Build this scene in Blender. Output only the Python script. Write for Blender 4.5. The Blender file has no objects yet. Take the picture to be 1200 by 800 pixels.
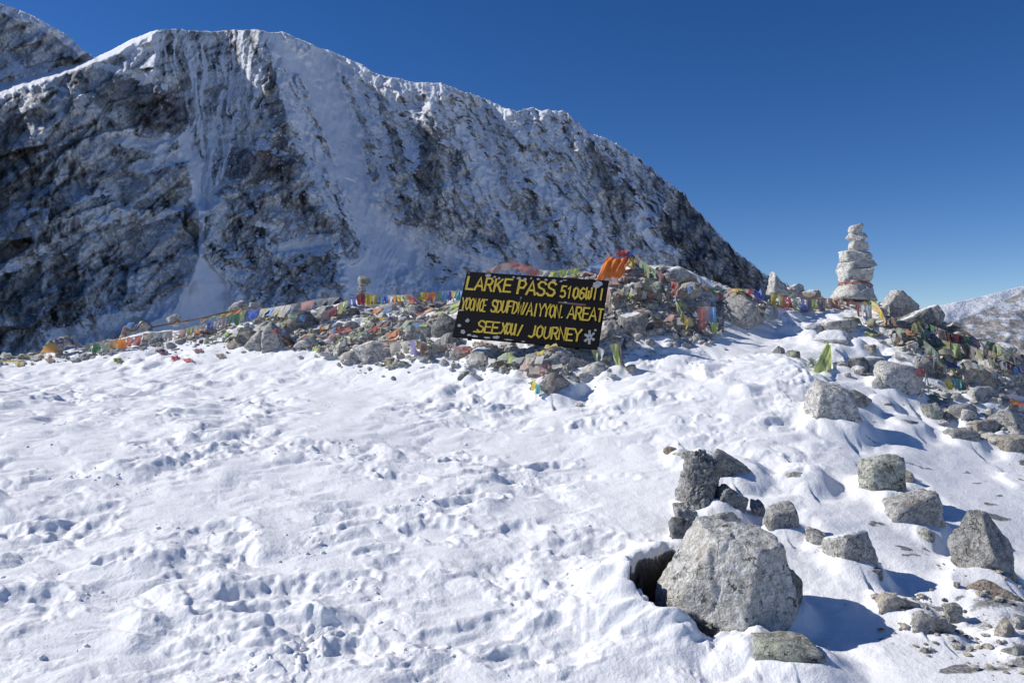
import bpy, math, random
import numpy as np
from mathutils import Vector, Matrix

S = bpy.context.scene
COL = S.collection
# ------------------------------------------------------------------ camera, sky, sun, exposure
F = 942.0                      # focal length in pixels of a 1200 px wide frame
cam_d = bpy.data.cameras.new('camera')
cam_d.sensor_width = 36.0
cam_d.lens = 36.0 * F / 1200.0
cam_d.clip_start = 0.05
cam_d.clip_end = 40000.0
cam = bpy.data.objects.new('camera', cam_d)
cam.rotation_euler = (math.radians(90), 0, 0)
COL.objects.link(cam)
S.camera = cam

SUN_AZ = math.radians(11)      # ahead of due left
SUN_EL = math.radians(37)
sun_vec = Vector((-math.cos(SUN_AZ) * math.cos(SUN_EL), math.sin(SUN_AZ) * math.cos(SUN_EL), math.sin(SUN_EL)))
sun_d = bpy.data.lights.new('sun', 'SUN')
sun_d.energy = 4.5
sun_d.angle = math.radians(0.53)
sun_d.color = (1.0, 0.965, 0.91)
sun = bpy.data.objects.new('sun', sun_d)
sun.rotation_euler = sun_vec.to_track_quat('Z', 'Y').to_euler()
COL.objects.link(sun)

W = bpy.data.worlds.new('World')
S.world = W
W.use_nodes = True
wn = W.node_tree
bg = wn.nodes['Background']
sky = wn.nodes.new('ShaderNodeTexSky')
sky.sky_type = 'NISHITA'
sky.sun_disc = False
sky.sun_elevation = SUN_EL
# rotation 0 puts the sun at +Y, growing clockwise seen from above
sky.sun_rotation = math.atan2(sun_vec.x, sun_vec.y)
sky.altitude = 4000
sky.air_density = 1.0
sky.dust_density = 0.3
sky.ozone_density = 1.6
hs = wn.nodes.new('ShaderNodeHueSaturation')          # the deep blue of thin, dry air
hs.inputs['Hue'].default_value = 0.511
hs.inputs['Saturation'].default_value = 1.33
hs.inputs['Value'].default_value = 1.02
wn.links.new(sky.outputs[0], hs.inputs['Color'])
wn.links.new(hs.outputs[0], bg.inputs[0])
bg.inputs[1].default_value = 0.10
S.view_settings.view_transform = 'Standard'
S.view_settings.look = 'None'
S.view_settings.exposure = 0.0
S.view_settings.gamma = 1.0

# ------------------------------------------------------------------ noise
def _h(ix, iy, iz, seed):
    h = (ix.astype(np.int64) * 374761393 + iy.astype(np.int64) * 668265263 + iz.astype(np.int64) * 2147483647 + seed * 1274126177) & 0xffffffff
    h = ((h ^ (h >> 13)) * 1274126177) & 0xffffffff
    h = ((h ^ (h >> 16)) * 2246822519) & 0xffffffff
    return (h ^ (h >> 15)) & 0xffffffff

_G2 = np.stack([np.cos(np.arange(16) * math.pi / 8), np.sin(np.arange(16) * math.pi / 8)], 1).astype(np.float32)
def perlin2(x, y, seed=0):
    x0 = np.floor(x); y0 = np.floor(y)
    fx = (x - x0).astype(np.float32); fy = (y - y0).astype(np.float32)
    ix = x0.astype(np.int64); iy = y0.astype(np.int64); z = np.zeros(1, np.int64)
    u = fx * fx * fx * (fx * (fx * 6 - 15) + 10); v = fy * fy * fy * (fy * (fy * 6 - 15) + 10)
    def g(dx, dy):
        gi = _G2[_h(ix + dx, iy + dy, z, seed) & 15]
        return gi[..., 0] * (fx - dx) + gi[..., 1] * (fy - dy)
    a = g(0, 0); b = g(1, 0); c = g(0, 1); d = g(1, 1)
    return (a + u * (b - a) + v * (c - a + u * (a - b - c + d))) * 1.5

def fbm2(x, y, octv=4, seed=0, gain=0.5, lac=2.03):
    s = 0; a = 1.0; t = 0
    for i in range(octv):
        s = s + a * perlin2(x, y, seed + i * 17); t += a
        x = x * lac + 13.7; y = y * lac + 7.1; a *= gain
    return s / t

def ridged2(x, y, octv=4, seed=0, gain=0.55, lac=2.07):
    s = 0; a = 1.0; t = 0
    for i in range(octv):
        s = s + a * (1 - 2 * np.abs(perlin2(x, y, seed + i * 31))); t += a
        x = x * lac + 3.7; y = y * lac + 9.1; a *= gain
    return s / t

def worley2(x, y, seed=0):
    ix = np.floor(x); iy = np.floor(y)
    best = np.full(x.shape, 9.0, np.float32); z = np.zeros(1, np.int64)
    for dx in (-1, 0, 1):
        for dy in (-1, 0, 1):
            cx = ix + dx; cy = iy + dy
            h = _h(cx.astype(np.int64), cy.astype(np.int64), z, seed)
            px = cx + (h & 1023) / 1023.0; py = cy + ((h >> 10) & 1023) / 1023.0
            best = np.minimum(best, (px - x) ** 2 + (py - y) ** 2)
    return np.sqrt(best)

def facets(x, y, seed=0):
    """stretched cells: a random value per cell, a tilted plane per cell, and the distance to the cell's edge"""
    ix = np.floor(x); iy = np.floor(y); z = np.zeros(1, np.int64)
    b1 = np.full(x.shape, 9.0); b2 = np.full(x.shape, 9.0); val = np.zeros(x.shape); pl = np.zeros(x.shape)
    for dx in (-1, 0, 1):
        for dy in (-1, 0, 1):
            cx = ix + dx; cy = iy + dy
            h = _h(cx.astype(np.int64), cy.astype(np.int64), z, seed)
            px = cx + (h & 1023) / 1023.0; py = cy + ((h >> 10) & 1023) / 1023.0
            ex = x - px; ey = y - py; d = np.hypot(ex, ey); m = d < b1
            b2 = np.where(m, b1, np.minimum(b2, d))
            h2 = _h(cx.astype(np.int64), cy.astype(np.int64), z, seed + 99)
            tx = ((h2 & 255) / 255.0 - .5) * 2; ty = (((h2 >> 8) & 255) / 255.0 - .5) * 2; v = ((h2 >> 16) & 255) / 255.0
            b1 = np.where(m, d, b1); val = np.where(m, v, val); pl = np.where(m, tx * ex + ty * ey + .5 * (v - .5), pl)
    return val, pl, b2 - b1

_g3 = np.random.RandomState(5).normal(size=(64, 3)).astype(np.float32)
_g3 /= np.linalg.norm(_g3, axis=1)[:, None]
def perlin3(p, seed=0):
    i0 = np.floor(p); f = (p - i0).astype(np.float32); i = i0.astype(np.int64)
    w = f * f * f * (f * (f * 6 - 15) + 10)
    r = 0
    for dx in (0, 1):
        wx = w[:, 0] if dx else 1 - w[:, 0]
        for dy in (0, 1):
            wy = w[:, 1] if dy else 1 - w[:, 1]
            for dz in (0, 1):
                wz = w[:, 2] if dz else 1 - w[:, 2]
                g = _g3[_h(i[:, 0] + dx, i[:, 1] + dy, i[:, 2] + dz, seed) & 63]
                r = r + wx * wy * wz * (g[:, 0] * (f[:, 0] - dx) + g[:, 1] * (f[:, 1] - dy) + g[:, 2] * (f[:, 2] - dz))
    return r * 1.5

def sstep(a, b, x):
    t = np.clip((x - a) / (b - a), 0, 1)
    return t * t * (3 - 2 * t)

def seg_dist(px, py, pts):
    """distance to a polyline and the parameter 0..1 along it"""
    best = np.full(np.shape(px), 1e9); par = np.zeros(np.shape(px)); n = len(pts) - 1
    for k in range(n):
        (ax, ay), (bx, by) = pts[k][:2], pts[k + 1][:2]
        dx, dy = bx - ax, by - ay
        t = np.clip(((px - ax) * dx + (py - ay) * dy) / (dx * dx + dy * dy), 0, 1)
        d = np.hypot(px - ax - t * dx, py - ay - t * dy)
        m = d < best
        best = np.where(m, d, best); par = np.where(m, (k + t) / n, par)
    return best, par

def in_poly(px, py, poly):
    c = np.zeros(np.shape(px), bool); n = len(poly)
    for i in range(n):
        x1, y1 = poly[i]; x2, y2 = poly[(i + 1) % n]
        if y1 == y2: continue
        c ^= ((y1 > py) != (y2 > py)) & (px < (x2 - x1) * (py - y1) / (y2 - y1) + x1)
    return c

# ------------------------------------------------------------------ mesh and material helpers
def mesh_np(name, V, faces, smooth=True):
    """faces: (n,3) or (n,4) int array"""
    me = bpy.data.meshes.new(name)
    V = np.asarray(V, np.float32); faces = np.asarray(faces, np.int32)
    k = faces.shape[1]; n = len(faces)
    me.vertices.add(len(V)); me.vertices.foreach_set('co', V.ravel())
    me.loops.add(n * k); me.loops.foreach_set('vertex_index', faces.ravel())
    me.polygons.add(n)
    me.polygons.foreach_set('loop_start', np.arange(0, n * k, k, dtype=np.int32))
    me.polygons.foreach_set('loop_total', np.full(n, k, np.int32))
    me.polygons.foreach_set('use_smooth', np.full(n, smooth, bool))
    me.update(calc_edges=True)
    return me

def grid_faces(nr, nc, wrap=False):
    r = np.arange(nr - 1)[:, None]; c = np.arange(nc if wrap else nc - 1)[None, :]
    c2 = (c + 1) % nc
    return np.stack([r * nc + c, r * nc + c2, (r + 1) * nc + c2, (r + 1) * nc + c], -1).reshape(-1, 4)

def fattr(me, name, arr):
    a = me.attributes.new(name, 'FLOAT', 'POINT'); a.data.foreach_set('value', np.asarray(arr, np.float32).ravel())

def cattr(me, name, arr):
    a = me.attributes.new(name, 'FLOAT_COLOR', 'POINT')
    arr = np.asarray(arr, np.float32); out = np.ones((len(arr), 4), np.float32); out[:, :3] = arr
    a.data.foreach_set('color', out.ravel())

def obj(name, me, mat=None, parent=None, loc=None, rot=None):
    o = bpy.data.objects.new(name, me)
    if mat is not None and not me.materials: me.materials.append(mat)
    if parent is not None: o.parent = parent
    if loc is not None: o.location = loc
    if rot is not None: o.rotation_euler = rot
    COL.objects.link(o)
    return o

def empty(name, loc):
    o = bpy.data.objects.new(name, None); o.empty_display_size = 0.1; o.location = loc; COL.objects.link(o); return o

def tag(o, label, cat, group=None):
    o['label'] = label; o['category'] = cat
    if group: o['group'] = group
    return o

class NT:
    """small helper for node materials"""
    def __init__(s, name):
        s.m = bpy.data.materials.new(name); s.m.use_nodes = True; s.t = s.m.node_tree
        s.b = s.t.nodes['Principled BSDF']; s.out = s.t.nodes['Material Output']
    def n(s, typ, **kw):
        nd = s.t.nodes.new(typ)
        for k, v in kw.items():
            if k == 'ins':
                for a, b in v.items(): nd.inputs[a].default_value = b
            else: setattr(nd, k, v)
        return nd
    def l(s, a, b): s.t.links.new(a, b)
    def noise(s, co, scale, detail=4, rough=0.5):
        nd = s.n('ShaderNodeTexNoise'); nd.inputs['Scale'].default_value = scale
        nd.inputs['Detail'].default_value = detail; nd.inputs['Roughness'].default_value = rough
        if co is not None: s.l(co, nd.inputs['Vector'])
        return nd.outputs['Fac']
    def math(s, op, a, b=None, clamp=False):
        nd = s.n('ShaderNodeMath', operation=op); nd.use_clamp = clamp
        for i, v in enumerate((a, b)):
            if v is None: continue
            if isinstance(v, (int, float)): nd.inputs[i].default_value = v
            else: s.l(v, nd.inputs[i])
        return nd.outputs[0]
    def rng(s, v, a, b, c=0.0, d=1.0, smooth=True):
        nd = s.n('ShaderNodeMapRange')
        if smooth: nd.interpolation_type = 'SMOOTHSTEP'
        for i, x in enumerate((v, a, b, c, d)):
            if isinstance(x, (int, float)): nd.inputs[i].default_value = x
            else: s.l(x, nd.inputs[i])
        return nd.outputs[0]
    def mix(s, f, a, b, mode='MIX'):
        nd = s.n('ShaderNodeMix', data_type='RGBA', blend_type=mode)
        for i, x in ((0, f), (6, a), (7, b)):
            if isinstance(x, (int, float)): nd.inputs[i].default_value = x
            elif isinstance(x, (tuple, list)): nd.inputs[i].default_value = (*x, 1) if len(x) == 3 else x
            else: s.l(x, nd.inputs[i])
        return nd.outputs[2]
    def bump(s, h, strength, dist, normal=None):
        nd = s.n('ShaderNodeBump'); nd.inputs['Strength'].default_value = strength; nd.inputs['Distance'].default_value = dist
        s.l(h, nd.inputs['Height'])
        if normal is not None: s.l(normal, nd.inputs['Normal'])
        return nd.outputs[0]
    def setb(s, **kw):
        for k, v in kw.items():
            k = k.replace('_', ' ')
            if isinstance(v, (int, float)): s.b.inputs[k].default_value = v
            elif isinstance(v, (tuple, list)): s.b.inputs[k].default_value = (*v, 1)
            else: s.l(v, s.b.inputs[k])
        return s.m

def mat_ground():
    t = NT('snow_and_rubble')
    co = t.n('ShaderNodeTexCoord').outputs['Object']
    bare = t.n('ShaderNodeAttribute', attribute_name='bare').outputs['Fac']
    n1 = t.noise(co, 9, 5, .6); n2 = t.noise(co, 60, 4, .6); n3 = t.noise(co, 260, 3, .6)
    rock = t.mix(t.rng(n2, .35, .65), (.10, .10, .098), (.40, .39, .37))
    snow = t.mix(t.rng(n1, .3, .7), (.89, .89, .895), (.93, .925, .915))
    soil_shade = t.n('ShaderNodeAttribute', attribute_name='soil_shade').outputs['Fac']
    rock = t.mix(soil_shade, rock, t.mix(n2, (.02, .019, .018), (.07, .065, .06)))  # near-black pit rock and soil, with the cavity's shade painted into the colour
    m = t.rng(t.math('ADD', bare, t.math('MULTIPLY', t.math('SUBTRACT', n2, .5), .55)), .42, .58)
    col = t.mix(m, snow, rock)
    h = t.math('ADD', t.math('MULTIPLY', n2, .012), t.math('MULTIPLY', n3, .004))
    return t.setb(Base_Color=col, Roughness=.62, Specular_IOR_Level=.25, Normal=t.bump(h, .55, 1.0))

def mat_mountain():
    t = NT('mountain_rock_and_snow')
    co = t.n('ShaderNodeTexCoord').outputs['Object']
    sn = t.n('ShaderNodeAttribute', attribute_name='snow').outputs['Fac']
    rc = t.n('ShaderNodeAttribute', attribute_name='rock').outputs['Color']
    n1 = t.noise(co, .22, 6, .65); n2 = t.noise(co, .05, 5, .6)
    rock = t.mix(1.0, rc, t.mix(t.rng(n1, .3, .7), (.58, .58, .58), (1.32, 1.31, 1.30)), 'MULTIPLY')
    m = t.rng(t.math('ADD', sn, t.math('MULTIPLY', t.math('SUBTRACT', n1, .5), .45)), .44, .56)
    snow = t.mix(n2, (.76, .78, .82), (.86, .87, .89))
    col = t.mix(m, rock, snow)
    return t.setb(Base_Color=col, Roughness=.85, Specular_IOR_Level=.1, Normal=t.bump(n1, .6, 3.0))

# ------------------------------------------------------------------ the near ground, as control points (pixel, pixel, metres ahead)
def P(px, py, Y): return Vector(((px - 600) / F * Y, Y, (400 - py) / F * Y))
CP = []
def cp(px, py, Y): CP.append(tuple(P(px, py, Y)))
for px in (-200, 0, 200, 400, 600, 800, 1000, 1200, 1400): cp(px, 800, 3.75)
for px in (-200, 0, 200, 400, 620): cp(px, 700, 4.55)
for px in (-100, 100, 300, 500, 680): cp(px, 600, 5.7)
for px in (-300, 0, 150, 300, 450, 620): cp(px, 500, 7.6)
for px, py, Y in ((-300, 445, 10.5), (0, 446, 10.6), (150, 440, 10.6), (300, 432, 10.4), (430, 432, 9.9), (540, 440, 9.2), (640, 452, 8.6), (740, 425, 8.9), (800, 415, 9.1),
                  (870, 398, 9.7), (940, 378, 10.6), (1000, 362, 11.4),
                  (780, 520, 6.9), (850, 470, 7.6), (900, 520, 6.7), (960, 430, 8.5), (900, 430, 8.4), (830, 620, 5.35), (760, 600, 5.6),
                  (960, 520, 6.8), (1010, 450, 8.2), (1060, 470, 8.0), (1100, 520, 7.2), (1180, 500, 7.9), (1300, 500, 8.2),
                  (960, 600, 5.6), (1060, 600, 5.8), (1180, 590, 6.2), (1300, 600, 6.2), (960, 680, 4.75), (1060, 690, 4.75), (1160, 700, 4.8), (1300, 700, 5.0),
                  (1010, 400, 9.7), (1060, 400, 9.9), (1120, 430, 9.2), (1190, 450, 9.0), (1300, 470, 9.3)): cp(px, py, Y)
CREST = ((-300, 428, 14.5), (0, 421, 14.2), (80, 412, 14.0), (160, 398, 13.8), (240, 383, 13.4), (330, 366, 13.0), (430, 352, 12.6), (500, 352, 12.0), (560, 342, 11.4), (640, 332, 11.0),
         (730, 322, 10.8), (800, 334, 11.0), (870, 345, 11.6), (940, 352, 12.2), (1003, 353, 12.2), (1060, 362, 11.6), (1110, 388, 11.0), (1180, 415, 10.6), (1300, 450, 10.6), (1500, 470, 11))
for px, py, Y in CREST:
    cp(px, py, Y)
    x, y, z = P(px, py, Y)
    CP.append((x * 1.22, y * 1.22, z - 1.0)); CP.append((x * 1.6, y * 1.6, z - 4.2))
for a in range(-170, 200, 36):
    if abs(a) > 50:
        CP.append((math.sin(math.radians(a)) * 4, math.cos(math.radians(a)) * 4, -1.75 - .1 * (1 - math.cos(math.radians(a)))))
        CP.append((math.sin(math.radians(a)) * 12, math.cos(math.radians(a)) * 12, -3.4 + 1.0 * math.cos(math.radians(a))))
CP.append((0, 0, -1.62)); CP.append((-1.6, 1.8, -1.65)); CP.append((1.6, 1.8, -1.66))
CP = np.array(CP)
N_CREST0 = [i for i, c in enumerate(CP) if any(abs(c[1] - q[2]) < 1e-9 and abs(c[0] - (q[0] - 600) / F * q[2]) < 1e-6 for q in CREST)]
def _tps():
    X = CP[:, :2]; n = len(X)
    r2 = ((X[:, None] - X[None]) ** 2).sum(-1)
    K = 0.5 * r2 * np.log(r2 + 1e-9) + np.eye(n) * 0.02
    Pm = np.hstack([np.ones((n, 1)), X])
    A = np.block([[K, Pm], [Pm.T, np.zeros((3, 3))]])
    return np.linalg.solve(A, np.concatenate([CP[:, 2], np.zeros(3)]))
_w = _tps()
def Hbase(x, y):
    x = np.asarray(x, float); y = np.asarray(y, float); sh = x.shape
    x = x.ravel(); y = y.ravel(); r = np.hypot(x, y)
    s = np.where(r > 26, 26 / np.maximum(r, 1e-6), 1.0)
    xs = x * s; ys = y * s
    z = _w[-3] + _w[-2] * xs + _w[-1] * ys
    for i in range(len(CP)):
        r2 = (xs - CP[i, 0]) ** 2 + (ys - CP[i, 1]) ** 2
        z = z + _w[i] * 0.5 * r2 * np.log(r2 + 1e-9)
    z = np.maximum(z, -9.0 - 0 * r)
    k = sstep(20, 160, r)
    z = z * (1 - k) + (-38 - 0.0 * r) * k
    return z.reshape(sh)

for _it in range(4):            # raise or lower the crest points until the skyline of the ground is right
    Ys = np.linspace(8, 17, 180)
    for (cpx, cpy, cY), ci in zip(CREST, N_CREST0):
        hz = Hbase((cpx - 600) / F * Ys, Ys); got = (400 - hz / Ys * F).min()
        CP[ci, 2] += (got - cpy) / F * cY * .8
    _w = _tps()

def ground_hit(px, py):
    """walk the ray of a pixel to the base ground; returns metres ahead or None"""
    Y = np.exp(np.linspace(math.log(2.2), math.log(17), 300))
    x = (px - 600) / F * Y; z = (400 - py) / F * Y
    d = z - Hbase(x, Y)
    k = np.where(d < 0)[0]
    if len(k) == 0 or k[0] == 0: return None
    k = k[0]; t = d[k - 1] / (d[k - 1] - d[k])
    return float(Y[k - 1] + t * (Y[k] - Y[k - 1]))
def G(px, py):
    q = py
    while q < 800:
        Y = ground_hit(px, q)
        if Y is not None: return Y
        q += 1.5
    return 4.0

# the big boulder and its pit
BY = G(850, 735) + 0.28
BX = (856 - 600) / F * BY
BZ0 = float(Hbase(np.array([BX]), np.array([BY]))[0])

def proj(x, y, z):
    yy = np.maximum(y, 0.3)
    return 600 + F * x / yy, 400 - F * z / yy

PILE = [(-400, 436), (0, 424), (100, 410), (200, 402), (270, 404), (330, 413), (430, 424), (520, 425), (600, 448), (660, 452), (735, 430), (745, 402), (830, 396), (880, 386), (940, 362), (1040, 356), (1040, 366), (1045, 400), (1030, 425), (1060, 440), (1110, 440),
        (1120, 430), (1160, 434), (1260, 470), (1500, 480), (1500, 300), (900, 200), (-400, 300)]
def pile_mask(px, py):
    m = np.zeros(np.shape(px))
    inside = in_poly(px, py, PILE)
    d, _ = seg_dist(px, py, PILE[:24])
    return np.where(inside, sstep(0, 9, d), 0.0)

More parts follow.
